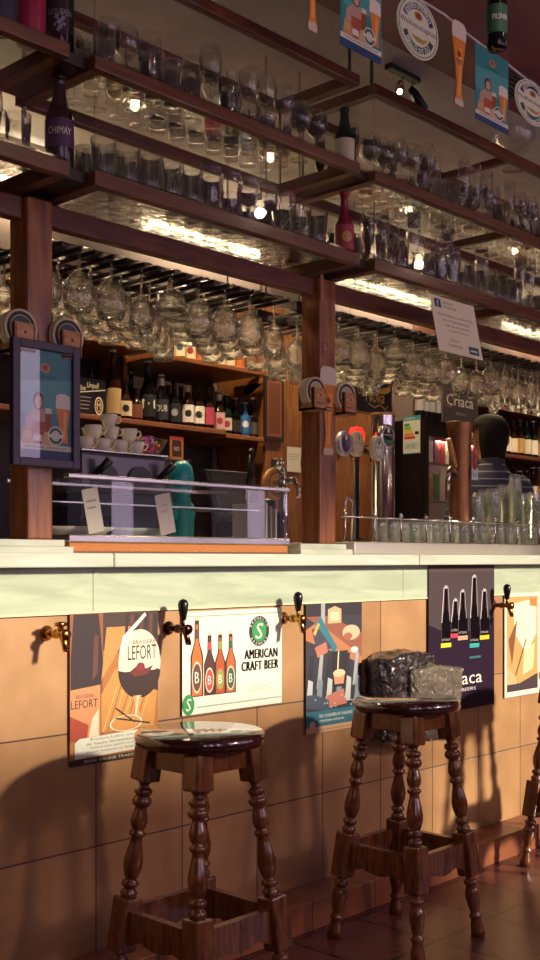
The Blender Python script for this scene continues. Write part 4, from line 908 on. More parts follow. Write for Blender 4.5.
MB(col('fff0d0', .4, 0, 4)).box(.12, .48, .034, .044, zf-.105, zf-.094).build('lamp', t)  # glowing strip and area light added to brighten the packets
fl = bpy.data.lights.new('fridge_fill', 'AREA'); fl.shape = 'RECTANGLE'; fl.size = .36; fl.size_y = .02; fl.energy = 1.2; fl.color = (1, .86, .62); fo = bpy.data.objects.new('fridge_fill', fl); COL.objects.link(fo); fo.location = (xf+.3, 3.432, zf-.11)
# energy label on the side face (faces -X)
a = Art(.11, .20, col('d4d8c8'), .001); a.rect(0, .88, 1, 1, col('3890a0')); a.text('ENERG', .1, .905, .6, .06, WHITE)
for i, hc in enumerate(('3a9a48', '88b040', 'd8c840', 'd88830', 'c83828')): a.poly([(.08, .8-i*.085), (.35+i*.08, .8-i*.085), (.42+i*.08, .765-i*.085), (.35+i*.08, .73-i*.085), (.08, .73-i*.085)], col(hc))
a.rect(.7, .5, .93, .58, col('202020')); a.rect(.08, .12, .92, .3, col('b8c8c0')); a.text('XYZ', .2, .16, .5, .08, col('4a6060')); a.rect(.02, 0, .98, .02, col('3890a0'))
yl = 3.56
o = a.build('energy_label', (-.0012, yl-3.42, ZP(409, 455, yl)-.0), (0, 0, -math.pi/2), t)
# on fridge
for i, px in enumerate((402, 408, 414, 420, 426, 431)):
    q = thing('drink_can', 'dark slim can on top of the drinks fridge, %s from the left' % ORD[i], 'can', (XP(px, 3.55)+.09, 3.50, zf), 0, 'cans on the drinks fridge')
    MB(col(['2a2c34', '4a3038', '2a3040'][i % 3], .25, .5)).lathe([(0, 0), (.02, 0), (.026, .008), (.026, .145), (.02, .155), (0, .153)], seg=16).build('body', q)
    MB(col('a8a4a8', .4)).lathe([(.0265, .05), (.0265, .11)], seg=16).build('label', q, recalc=False)
# grey sign
xs0, xs1 = XP(443, 3.36), XP(478, 3.36); zb, zt = ZP(460, 424, 3.36), ZP(460, 386, 3.36)
a = Art(xs1-xs0, zt-zb, col('4c4448'), .012); a.text('Criaca', .10, .45, .76, .3, WHITE); a.ell(.17, .56, .13, .17, col('b06070'), inner=.86); a.text('BEERS', .36, .22, .3, .08, col('a09898'))
t = tag(a.build('beer_sign', (xs0, 3.36, zb)), 'slate grey sign lettered in white above the head of the man', 'sign')
MB(STEEL).tube([(.03, .006, zt-zb), (.03, .006, 2.85-zb)], .0012, 6).build('hanging_wire', t); MB(STEEL).tube([(xs1-xs0-.03, .006, zt-zb), (xs1-xs0-.03, .006, 2.85-zb)], .0012, 6).build('hanging_wire', t)
# black sign with gold scroll
Yg = 3.02; xg0, xg1 = XP(347, Yg), XP(392, Yg); zb, zt = ZP(368, 414, Yg), ZP(368, 377, Yg)
a = Art(xg1-xg0, zt-zb, col('120a10', .4), .01); G_ = col('d0a040', .35)
a.text('Cruz', .05, .50, .33, .32, G_, .3); a.text('Nova', .40, .34, .42, .34, G_, .3)
a.poly([(.40, .86), (.55, .76), (.75, .74), (.9, .82), (.97, .9), (.95, .7), (.85, .62), (.7, .60), (.52, .66)], G_)
pts = [(.45, .3), (.6, .2), (.72, .3), (.85, .18), (.9, .3)]
for p, q in zip(pts, pts[1:]): a.line(*p, *q, .004, G_)
a.line(.02, .03, .98, .03, .003, G_)
t = tag(a.build('black_gold_sign', (xg0, Yg, zb)), 'black sign with looping gold lettering above the steel tower', 'sign')
for x in (.03, xg1-xg0-.03): MB(STEEL).tube([(x, .005, zt-zb), (x, .005, 2.85-zb)], .0012, 6).build('hanging_wire', t)
# red lamp glow (beer sign) behind ovals
xl_ = XP(357, 2.9)
t = thing('red_lamp', 'small glowing red lamp below the black and gold sign', 'lamp', (xl_, 2.83, 1.115))
MB(BLACK).lathe([(0, 0), (.03, 0), (.03, .01), (.012, .02), (.012, .37), (0, .37)], seg=14).build('stand', t)
MB(col('e02818', .4, 0, 1.6)).lathe([(0, .37), (.02, .37), (.032, .39), (.034, .415), (.022, .44), (0, .445)], seg=18).build('lamp_shade', t)
t.location = (XP(357, 2.70), 2.703, 1.1642)
# middle back: cupboard and cream boards
pnl('wood_cupboard', 4.12, 4.80, 3.60, 3.94, .92, 1.95, W_PANEL, 'brown wooden cupboard behind the taps right of the right post', 'cupboard')
for i, (a0, a1, c) in enumerate(((4.14, 4.36, 'c8bc98'), (4.38, 4.58, 'd8cca4'), (4.60, 4.78, 'a8845a'))):
    pnl('menu_board', a0, a1, 3.60, 3.62, 1.952, 2.25, col(c, .6), ['left cream board', 'middle cream board', 'tan board'][i]+' standing on the cupboard behind the black and gold sign', 'board', .004)
for i in range(8):
    bottle('beer_bottle', 'bottle low on the back counter behind the steel tower, %s from the left' % ORD[i], (3.86+i*.09, 3.555, .92), .24, .03, [BROWNGL, GREENGL][i % 2], [CREAM, col('c8a050'), col('5a7890')][i % 3], BRASS, .42, group='bottles low behind the steel tower')
# ================================================================== BACK BAR, RIGHT
pnl('back_counter', 5.46, 8.2, 3.50, 3.944, 0, 1.0, W_PANEL, 'wooden low counter under the right-hand bottle shelves', 'counter')
zr = [ZP(500, 408, 3.6), ZP(500, 448, 3.6), ZP(500, 492, 3.6)]
zr = [2.02, 1.74, 1.45]
for z, nm in zip(zr, ('top', 'middle', 'lowest')):
    board(5.50, 8.2, z, nm+' shelf board of bottles at the far right behind the man', m=W_BEAM)
pnl('wall_cladding', 5.46, 8.2, 3.946, 3.949, 1.0, 2.5, col('5a3020', .6), 'brown panel behind the right-hand bottle shelves', 'panel', 0)
for z, nm in zip([2.02, 1.74, 1.45, 1.0], ('top', 'middle', 'lowest', 'counter')):
    x = 5.55; bi = 0
    while x < 7.4:
        hh = random.uniform(.2, .245); gm = random.choice((BROWNGL, BROWNGL, BLACKGL, GREENGL, col('7a5a30', .1), col('9a9a88', .15)))
        bottle('spirit_bottle', 'bottle on the %s level of the far right shelves, %s from the left' % (nm, ORD[bi]), (x, 3.67, z), hh, .033, gm, random.choice((CREAM, WHITE, col('b89858'), col('8a3030'))), random.choice((BLACK, BRASS, WHITE)), random.choice((.3, .42)), labz=(.1, .48), group='bottles on the %s right-hand level' % nm)
        x += .082; bi += 1
# ================================================================== MAN
def build_man(loc, rz):
    t = thing('person', 'man with short dark hair in a navy striped polo, back turned, behind the counter', 'person', loc, rz)
    SK = col('b07a5c', .55)
    # continuous body: skeleton grown with the skin modifier
    J = {}; E = []
    vs = []; rad = []
    def v(n, p, r): J[n] = len(vs); vs.append(p); rad.append(r)
    def e(*ns):
        for a_, b_ in zip(ns, ns[1:]): E.append((J[a_], J[b_]))
    v('pel', (0, 0, .95), (.165, .12)); v('waist', (0, .01, 1.10), (.150, .11)); v('chest', (0, .02, 1.30), (.175, .125)); v('neckb', (0, .005, 1.46), (.09, .075)); v('neck', (0, -.005, 1.53), (.055, .058))
    v('head0', (0, -.015, 1.59), (.072, .084)); v('head1', (0, -.012, 1.68), (.090, .104)); v('head2', (0, -.005, 1.765), (.064, .074))
    e('pel', 'waist', 'chest', 'neckb', 'neck', 'head0', 'head1', 'head2')
    for s_, n in ((-1, 'L'), (1, 'R')):
        v('sh'+n, (s_*.17, .01, 1.40), (.065, .065)); v('el'+n, (s_*.235, .02, 1.12), (.043, .043)); v('wr'+n, (s_*.245, -.03, .87), (.027, .027)); v('palm'+n, (s_*.245, -.045, .79), (.018, .034))
        e('chest', 'sh'+n, 'el'+n, 'wr'+n, 'palm'+n)
        for q in range(4):
            ox = (q-1.5)*.019 + .004; ln = [.055, .068, .064, .048][q]
            v('f%s%d' % (n, q), (s_*.245, -.045+ox, .755), (.009, .009)); v('g%s%d' % (n, q), (s_*.242, -.045+ox, .755-ln*.55), (.008, .008)); v('h%s%d' % (n, q), (s_*.230, -.045+ox, .755-ln), (.007, .007))
            e('palm'+n, 'f%s%d' % (n, q), 'g%s%d' % (n, q), 'h%s%d' % (n, q))
        v('t1'+n, (s_*.232, -.078, .80), (.011, .011)); v('t2'+n, (s_*.222, -.095, .765), (.009, .009)); e('palm'+n, 't1'+n, 't2'+n)
        v('hip'+n, (s_*.09, 0, .88), (.095, .10)); v('kn'+n, (s_*.10, -.01, .50), (.06, .065)); v('an'+n, (s_*.105, .02, .09), (.04, .042)); v('toe'+n, (s_*.115, -.13, .035), (.042, .03))
        e('pel', 'hip'+n, 'kn'+n, 'an'+n, 'toe'+n)
    me = bpy.data.meshes.new('body'); me.from_pydata(vs, E, []); o = bpy.data.objects.new('body', me); COL.objects.link(o)
    md = o.modifiers.new('skin', 'SKIN'); md.use_smooth_shade = True
    for i, sv in enumerate(me.skin_vertices[0].data): sv.radius = rad[i]; sv.use_root = (i == 0)
    sb = o.modifiers.new('sub', 'SUBSURF'); sb.levels = 2; sb.render_levels = 2
    dg = bpy.context.evaluated_depsgraph_get(); dg.update(); nm = bpy.data.meshes.new_from_object(o.evaluated_get(dg)); bpy.data.objects.remove(o)
    nm.name = 'body'
    body = bpy.data.objects.new('body', nm); COL.objects.link(body); body.parent = t; nm.materials.clear(); nm.materials.append(SK)
    # clothes: shells taken from the body surface
    def shell(name, test, mat, off):
        bm = bmesh.new(); bm.from_mesh(nm); bm.normal_update()
        bmesh.ops.delete(bm, geom=[f for f in bm.faces if not test(f.calc_center_median())], context='FACES')
        for vv in bm.verts: vv.co += vv.normal*off
        seen = set(); best = []
        for v0 in bm.verts:
            if v0 in seen: continue
            st_ = [v0]; comp = []; seen.add(v0)
            while st_:
                q = st_.pop(); comp.append(q)
                for e_ in q.link_edges:
                    r_ = e_.other_vert(q)
                    if r_ not in seen: seen.add(r_); st_.append(r_)
            best.append(comp)
        if name == 'hair' and len(best) > 1:
            best.sort(key=len); bmesh.ops.delete(bm, geom=[v for c in best[:-1] for v in c], context='VERTS')
        m2 = bpy.data.meshes.new(name); bm.to_mesh(m2); bm.free(); m2.materials.clear(); m2.materials.append(mat)
        ob = bpy.data.objects.new(name, m2); COL.objects.link(ob); ob.parent = t
        sm_ = ob.modifiers.new('s', 'SOLIDIFY'); sm_.thickness = .004; sm_.offset = 1
        return ob
    m, nt, b_ = base_mat('striped_polo'); N = nt.nodes; L = nt.links; tc = N.new('ShaderNodeTexCoord'); sp = N.new('ShaderNodeSeparateXYZ'); L.new(tc.outputs['Object'], sp.inputs[0])
    fr = N.new('ShaderNodeMath'); fr.operation = 'MULTIPLY'; fr.inputs[1].default_value = 27; L.new(sp.outputs[2], fr.inputs[0]); f2 = N.new('ShaderNodeMath'); f2.operation = 'FRACT'; L.new(fr.outputs[0], f2.inputs[0])
    gt = N.new('ShaderNodeMath'); gt.operation = 'GREATER_THAN'; gt.inputs[1].default_value = .84; L.new(f2.outputs[0], gt.inputs[0])
    mx = N.new('ShaderNodeMix'); mx.data_type = 'RGBA'; mx.inputs[6].default_value = lin('262838'); mx.inputs[7].default_value = lin('77737a'); L.new(gt.outputs[0], mx.inputs[0]); L.new(mx.outputs[2], b_.inputs['Base Color']); b_.inputs['Roughness'].default_value = .85
    shell('polo_shirt', lambda c: .97 < c.z < 1.515 and (abs(c.x) < .16 or c.z > 1.17) , m, .010)
    MB(col('222434', .85)).lathe([(.074, 1.480), (.075, 1.50), (.070, 1.545), (.066, 1.545)], (0, .0, 0), 22).build('collar', t)
    shell('trousers', lambda c: .10 < c.z < .985 and abs(c.x) < .2 and c.y > -.15, col('1c1c26', .85), .007)
    shell('shoes', lambda c: c.z <= .11, BLACK, .008)
    HR = wood('dark_hair', '0c0808', '1e1412', .75, 9, (12, 12, 2), 0); HR.node_tree.nodes['Bump'].inputs['Strength'].default_value = .8; HR.node_tree.nodes['Principled BSDF'].inputs['Specular IOR Level'].default_value = .12
    shell('hair', lambda c: (c.z > 1.555 and c.y > .02) or (c.z > 1.72 and c.y > -.09) or (c.z > 1.69 and c.y > -.045), HR, .014)
    for s_ in (-1, 1):
        MB(SK).sphere((s_*.103, -.012, 1.65), .024, sc=(.45, .8, 1.35)).build('ear', t)
        MB(WHITE).sphere((s_*.03, -.108, 1.672), .009).build('eye', t); 
    MB(SK).tube([(0, -.108, 1.675), (0, -.130, 1.645), (0, -.112, 1.635)], [.007, .013, .008], 10).build('nose', t)
    MB(col('8a4a40')).sphere((0, -.100, 1.605), .02, sc=(1, .3, .25)).build('mouth', t)
    return t
pm = build_man((4.80, 3.0, .072), math.radians(152))
pm.scale = (.97, .97, .985)
pnl('duckboard', 3.2, 8.0, 2.80, 3.40, .0, .06, W_DARK, 'raised duckboard floor behind the counter under the man', 'platform')

# ================================================================== BACK LIGHTS (tube fittings behind the bar)
def tube_light(x, z, ln, label, power):
    t = thing('tube_light', label, 'light fitting', (x, 3.948, z))
    MB(col('d8d8d0', .4)).box(-ln/2, ln/2, -.03, 0, -.03, .03, bev=.004).build('housing', t)
    MB(col('fff2d0', .4, 0, 5)).tube([(-ln/2+.03, -.045, 0), (ln/2-.03, -.045, 0)], .014, 10).build('tube', t)
    d = bpy.data.lights.new('tube_glow', 'AREA'); d.shape = 'RECTANGLE'; d.size = ln; d.size_y = .06; d.energy = power; d.color = (1, .86, .58); lo = bpy.data.objects.new('tube_glow', d); COL.objects.link(lo); lo.location = (x, 3.948-.075, z); lo.rotation_euler = (math.radians(90), 0, 0)
    return t
tube_light(2.35, 2.64, .9, 'fluorescent tube on the back wall seen through the left shelf unit', 16)
tube_light(3.72, 2.64, .8, 'fluorescent tube on the back wall seen through the middle lower shelf', 16)
tube_light(5.15, 2.64, .9, 'fluorescent tube on the back wall behind the long shelf unit', 18)
tube_light(6.9, 2.64, 1.0, 'fluorescent tube on the back wall at the far right', 16)
for i, x in enumerate((2.75, 3.5, 4.5, 5.5, 6.4)):  # lamps added to warm and brighten the bottle shelves
    t = thing('aisle_fill_light', '%s small added fill light from the left on the grey ceiling over the aisle' % ORD[i], 'light fitting', (x, 3.28, 2.85))
    MB(CHROME).lathe([(0, -.02), (.03, -.02), (.045, -.025), (.047, 0), (0, 0)], seg=20).build('housing', t); MB(col('ffe8c0', .3, 0, 8)).sphere((0, 0, -.032), .018).build('bulb', t)
    d = bpy.data.lights.new('aisle_fill', 'SPOT'); d.energy = 56; d.spot_size = math.radians(115); d.spot_blend = .6; d.color = (1, .76, .46); d.shadow_soft_size = .04; lo = bpy.data.objects.new('aisle_fill', d); COL.objects.link(lo); lo.location = (x, 3.28, 2.79)
for i, (x, y) in enumerate(((.9, .9), (2.3, 1.0), (3.9, .9), (3.0, .0), (5.2, .9))):  # unseen lamps added for sparkles in the glassware
    t = thing('sparkle_light', '%s small added sparkle light on the maroon customer-side ceiling' % ORD[i], 'light fitting', (x, y, 2.85))
    MB(CHROME).lathe([(0, -.03), (.03, -.03), (.045, -.035), (.047, 0), (0, 0)], seg=20).build('housing', t); MB(col('ffe8c0', .3, 0, 12)).sphere((0, 0, -.045), .02).build('bulb', t)
    d = bpy.data.lights.new('sparkle_glow', 'POINT'); d.energy = 2.5; d.color = (1, .8, .6); d.shadow_soft_size = .025; lo = bpy.data.objects.new('sparkle_glow', d); COL.objects.link(lo); lo.location = (x, y, 2.765)
# ================================================================== POSTERS ON THE BAR FRONT
def wall_box(px0, px1, py_t, py_b, Y=YW):   # y values given at the left edge
    x0, x1 = XP(px0, Y), XP(px1, Y); return x0, x1, ZP(px0, py_b, Y), ZP(px0, py_t, Y)
YPST = YW-.0075
# Lefort
x0, x1, zb, zt = wall_box(68, 156, 614, 767); zt = min(zt, .992)
a = Art(x1-x0, zt-zb, col('a86a30'), .001)
a.poly([(0, .16), (.36, .16), (.36, 1), (0, 1)], col('8a5030')); a.poly([(.36, .75), (1, .65), (1, 1), (.36, 1)], col('3a2420')); a.poly([(.34, .55), (.7, .9), (.4, .9)], col('c88a48'))
a.poly([(.34, .2), (.95, .2), (1, .55), (.5, .62), (.34, .45)], col('c48a44'))
for i in range(9): a.line(.36+.05*i, .2, .52+.055*i, .5+.02*(i % 3), .003, col('8a5a28' if i % 2 else 'e0b060'))
for i in range(7): a.line(.60+.06*i, .66+.0*i, .64+.055*i, .98, .01, col('5a3424' if i % 2 else '241414'))
a.poly([(.01, .17), (.33, .17), (.34, .55), (.36, .66), (.33, .88), (.31, .995), (.04, .995), (.01, .7)], col('241018'))     # bottle
a.poly([(.24, .55), (.30, .6), (.31, .85), (.26, .85)], col('5a3028'))
a.poly([(.0, .17), (.33, .17), (.33, .52), (.0, .50)], col('c88858')); a.poly([(.0, .17), (.18, .17), (.2, .26), (.0, .33)], col('a03c20')); a.poly([(.2, .18), (.31, .18), (.31, .36), (.24, .3)], col('e0d0b0'))
a.text('LEFORT', .01, .375, .29, .055, col('20141c')); a.text('BRASSERIE', .06, .44, .2, .025, col('5a2418'))
a.ell(.78, .64, .25, .235, col('d8d4bc')); a.poly([(.78+.25*math.cos(math.pi*(1.02+.96*i/20)), .64-.04+.20*math.sin(math.pi*(1.02+.96*i/20))) for i in range(21)], col('2c1210'))
a.poly([(.53, .60), (.55, .52), (.66, .50), (1.0, .44), (1.0, .60), (.9, .56), (.7, .57)], col('2c1210'))
a.poly([(.54, .72), (.58, .83), (.84, .99), (.86, .97), (.66, .84), (.60, .72)], col('e8e4d0'))
a.text('LEFORT', .64, .665, .34, .10, col('201418')); a.text('BRASSERIE', .70, .775, .28, .025, col('8a2020')); a.poly([(.66, .585), (.76, .63), (.86, .60), (.94, .62), (.88, .56), (.72, .55)], col('6a1c1c')); a.ell(.79, .615, .05, .03, col('7a2020'))
a.poly([(.70, .42), (.80, .42), (.77, .33), (.78, .25), (.70, .25), (.73, .33)], col('c8a068')); a.line(.76, .42, .72, .24, .006, CREAM)
a.ell(.62, .24, .19, .055, col('c89048')); a.ell(.62, .24, .19, .055, col('e8dcc0'), inner=.9); a.line(.50, .35, .72, .24, .004, col('201818')); a.line(.5, .28, .9, .22, .004, col('201818'))
a.poly([(.05, .045), (.98, .055), (.98, .19), (.1, .175), (.05, .15)], col('d8dcc8'))
for i, s_ in enumerate(('Brasserie Lefort, une biere', 'de haute fermentation', 'brassee avec passion et tradition', 'depuis toujours en Belgique')): a.text(s_, .22-.05*(i % 2), .152-i*.028, .62, .018, col('5a5450'))
a.rect(0, 0, 1, .04, col('2a1814')); a.text('BIERE BRUNE TRADITION', .15, .012, .7, .018, col('d0b890'))
o = tag(a.build('beer_poster', (x0, YPST, zb)), 'brown poster of a dark bottle and a round glass of black beer', 'poster')
# American craft beer
x0, x1, zb, zt = wall_box(180.5, 280, 612, 716)
a = Art(x1-x0, zt-zb, col('e2e2d0'), .001)
a.hold = True
for i in range(44): a.rect(.03+i*.0215, .945, .042+i*.0215, .957, col('2a7a4a')); a.rect(.14+i*.0195, .06, .152+i*.0195, .072, col('2a7a4a'))
a.hold = False
def bott(x, zb_, w_, h_, gc, lc, rim):
    a.poly([(x-w_/2, zb_), (x+w_/2, zb_), (x+w_/2, zb_+h_*.5), (x+w_*.2, zb_+h_*.68), (x+w_*.16, zb_+h_), (x-w_*.16, zb_+h_), (x-w_*.2, zb_+h_*.68), (x-w_/2, zb_+h_*.5)], col('281410'))
    a.poly([(x-w_*.40, zb_+.01), (x+w_*.40, zb_+.01), (x+w_*.38, zb_+h_*.5), (x+w_*.12, zb_+h_*.68), (x+w_*.1, zb_+h_*.9), (x-w_*.1, zb_+h_*.9), (x-w_*.12, zb_+h_*.68), (x-w_*.38, zb_+h_*.5)], col(gc))
    a.ell(x, zb_+h_*.24, w_*.40, h_*.20, col(rim)); a.ell(x, zb_+h_*.24, w_*.33, h_*.17, col(lc)); a.text('B', x-w_*.16, zb_+h_*.17, w_*.32, h_*.14, WHITE)
    a.rect(x-w_*.15, zb_+h_*.72, x+w_*.15, zb_+h_*.84, col(lc)); a.rect(x-w_*.17, zb_+h_*.95, x+w_*.17, zb_+h_, col('c8c0a0'))
bott(.135, .17, .12, .78, 'c86a20', '5a3a30', 'c8c0a0'); bott(.255, .17, .105, .62, '4a2018', 'c04038', 'd8cca8'); bott(.358, .17, .105, .62, 'a84a18', '8a9a48', 'c83828'); bott(.462, .17, .105, .62, 'b85a1c', '2a5a3c', 'd8cca8')
a.ell(.755, .77, .105, .155, col('181c18')); a.ell(.755, .77, .075, .11, col('2a9048')); a.text('S', .715, .69, .08, .16, WHITE, .15); a.arctext('BROOKLYN', .755, .77, .038, 90, 130, .008, WHITE); a.arctext('BREWERY', .755, .77, .038, 270, 110, .008, WHITE, True)
a.text('AMERICAN', .60, .49, .345, .095, col('10100e')); a.text('CRAFT BEER', .57, .37, .385, .095, col('10100e')); 
a.hold = True
for dx_, dz_ in ((.0018, 0), (.0036, 0), (.0054, 0), (.0072, 0)): a.text('AMERICAN', .60+dx_, .49+dz_, .345, .095, col('10100e')); a.text('CRAFT BEER', .57+dx_, .37+dz_, .385, .095, col('10100e'))
a.hold = False
a.rect(.66, .20, .86, .205, col('b8ac68')); a.rect(.64, .17, .88, .175, col('b8ac68'))
a.ell(.055, .10, .055, .10, col('2a9048')); a.text('S', .03, .04, .05, .12, WHITE, .15)
tag(a.build('beer_poster', (x0, YPST, zb)), 'white poster of four bottles reading AMERICAN CRAFT BEER', 'poster')
# tapas hands poster
x0, x1, zb, zt = wall_box(304, 360, 604, 735)
a = Art(x1-x0, zt-zb, col('2a2834'), .001)
a.poly([(0, .9), (.35, .78), (1, .55), (1, .75), (.6, .85), (.3, 1), (0, 1)], col('8a5038')); a.poly([(0, .8), (.2, .86), (1, .56), (1, .5), (0, .72)], col('b07048'))
a.rect(.0, .9, 1, 1, col('1c1620')); a.rect(.26, .76, .33, 1, col('9aa0a0'))
a.poly([(.38, .84), (.62, .84), (.62, .95), (.5, .975), (.38, .95)], col('c8a87c')); a.rect(.42, .86, .58, .93, col('d8c4a0'))
a.poly([(.15, .84), (.25, .9), (.55, .65), (.48, .60)], col('287080')); a.poly([(.1, .8), (.2, .82), (.45, .65), (.2, .6)], col('3a3a4c')); a.poly([(.15, .66), (.35, .70), (.38, .62), (.2, .58)], col('b0705c'))
a.ell(.80, .76, .16, .06, col('c8b090')); a.ell(.74, .73, .08, .03, col('a05a40')); a.ell(.86, .62, .07, .025, col('d8d4cc')); a.poly([(.12, .77), (.2, .85), (.24, .84), (.16, .75)], col('d8a848'))
for i in range(6): a.poly([(.02+i*.16, .34), (.10+i*.16, .34), (.14+i*.16, .60), (.08+i*.16, .60)], col('9aa0a4' if i % 2 else '16202c')); a.poly([(.0+i*.17, .22), (.10+i*.17, .22), (.12+i*.17, .4), (.04+i*.17, .42)], col('788890' if i % 2 else 'b8c0bc'))
a.poly([(.48, .34), (.68, .34), (.74, .62), (.45, .62)], col('181018')); a.poly([(.5, .36), (.66, .36), (.68, .44), (.48, .44)], col('c89068')); a.ell(.58, .445, .11, .03, col('e0c098')); a.line(.55, .45, .57, .62, .006, CREAM)
a.poly([(.3, .18), (.72, .2), (.66, .32), (.5, .3), (.36, .28)], col('b8705c')); a.poly([(.0, .2), (.4, .16), (.4, .24), (.15, .3), (0, .3)], col('3c4a5a'))
for i in range(12): a.ell(.06+random.random()*.9, .17+random.random()*.1, .015, .006, col('98c0c0'))
a.rect(0, .05, 1, .17, col('206878')); a.text('THE COOKIE BEER OR CHALLENGE', .22, .115, .6, .025, WHITE); a.text('CERVECERIA ARTESANA', .22, .08, .45, .018, WHITE)
a.rect(0, 0, 1, .05, col('c8a078')); a.poly([(.06, .01), (.16, .01), (.16, .08), (.11, .1), (.06, .08)], col('d8b080')); a.text('www beer market com', .2, .018, .6, .016, col('6a4830'))
tag(a.build('beer_poster', (x0, YPST, zb)), 'narrow photo poster of hands over a bar with a teal strip along the bottom', 'poster')
# dark Criaca poster
x0, x1, zb, zt = wall_box(426.5, 492, 568, 715)
zt = 1.0785; YQ = YW-.0095
a = Art(x1-x0, zt-zb, col('2c1e30', .25), .001)
a.poly([(0, .6), (.4, .5), (1, .62), (1, 1), (0, 1)], col('38262c')); a.rect(0, .95, 1, 1, col('4a3430'))
for (x, zb_, zt_, c_) in ((.25, .44, .86, 'd8d020'), (.39, .50, .77, 'c02848'), (.50, .48, .83, 'c89878'), (.68, .42, .93, '20a0a0'), (.84, .47, .83, 'd0c020')):
    hh = zt_-zb_
    a.poly([(x-.075, zb_), (x+.075, zb_), (x+.075, zb_+hh*.42), (x+.025, zb_+hh*.62), (x+.02, zt_), (x-.02, zt_), (x-.025, zb_+hh*.62), (x-.075, zb_+hh*.42)], col('0c0810', .2))
    a.line(x-.062, zb_+hh*.40, x-.03, zt_-.01, .0035, col('d8d0d4')); a.line(x+.055, zb_+hh*.42, x+.03, zt_-.01, .0022, col('b8b0b4')); a.rect(x-.02, zt_-.02, x+.02, zt_, col('b8b0b0')); a.line(x-.066, zb_+.02, x-.066, zb_+hh*.38, .002, col('5a5058'))
    a.rect(x-.075, zb_, x+.075, zb_+.03, col(c_)); a.text('criaca', x-.06, zb_+.045, .12, .02, col('a8a0a0'))
a.rect(.6, .345, .78, .36, col('186070')); a.text('criaca', .22, .17, .58, .085, WHITE); a.ell(.26, .205, .10, .055, col('b06070'), inner=.9); a.text('BEERS', .48, .125, .22, .022, col('d0c8c8'))
tag(a.build('beer_poster', (x0, YQ, zb)), 'dark purple poster with a fan of five slender bottles, partly behind the plastic bag', 'poster')
# bright right poster
x0, x1, zb, zt = wall_box(503, 538, 594, 698)
a = Art(x1-x0, zt-zb, col('e8e0cc'), .001); a.rect(.06, .05, .94, .97, col('c89858'))
a.poly([(.06, .05), (.94, .05), (.94, .2), (.4, .12), (.06, .2)], col('3a2a30')); a.poly([(.2, .9), (.9, .95), (.9, .6), (.6, .4), (.3, .6)], col('f0e4c0')); a.poly([(.1, .55), (.35, .75), (.2, .3)], col('7a4a28'))
a.line(.3, .2, .6, .55, .008, col('5a3a28')); a.poly([(.5, .2), (.8, .25), (.85, .5), (.55, .45)], col('f0dca0')); a.poly([(.7, .88), (.9, .86), (.9, .95), (.7, .95)], col('b87838')); a.poly([(.06, .3), (.3, .2), (.35, .12), (.06, .12)], col('c8a878'))
tag(a.build('beer_poster', (x0, YPST, zb)), 'bright cream and gold poster at the right edge of the bar front', 'poster')

# ================================================================== TAPS ON THE BAR FRONT
def wall_tap(px, py, label, handle=True, mat=BRASS):
    X = XP(px, YW); Z = ZP(px, py, YW)
    t = thing('wall_tap', label, 'tap', (X, YW-.0005, Z)); m = MB(mat)
    M = Matrix.Rotation(math.pi/2, 4, 'X')
    m.lathe([(0, 0), (.019, 0), (.019, .004), (.012, .008), (.009, .012), (.009, .03), (.012, .034), (.012, .045), (.009, .048), (.010, .07), (.013, .075), (.013, .085), (.0, .087)], seg=18, M=M)
    m.tube([(0, -.066, 0), (.0, -.074, -.018), (0, -.082, -.038)], [.009, .008, .0085], 12); m.lathe([(.007, -.002), (.0085, .002)], (0, 0, 0), 12, M=Matrix.Translation((0, -.082, -.04)))
    m.build('body', t)
    if handle:
        MB(mat).tube([(0, -.06, .008), (0, -.060, .026)], [.006, .005], 10).build('stem', t)
        MB(BLACK).lathe([(0, 0), (.008, 0), (.009, .006), (.013, .028), (.0145, .042), (.011, .053), (0, .058)], (0, -.061, .024), 18, M=None).build('handle', t)
    else:
        MB(mat).lathe([(0, 0), (.007, 0), (.008, .012), (.011, .014), (.011, .024), (0, .025)], (0, -.06, .006), 14).build('stem', t)
        MB(mat).tube([(-.016, -.061, .024), (.016, -.061, .024)], .005, 8).build('key', t)
wall_tap(46, 633, 'brass tap without a handle on the tiles left of the brown poster', False)
wall_tap(168, 628, 'dark brass tap with black handle between the brown and white posters', True, col('5a4038', .25, 1))
wall_tap(283, 618, 'golden brass tap with black handle right of the white poster')
wall_tap(493, 605, 'brass tap with black handle between the dark purple poster and the right-edge poster')

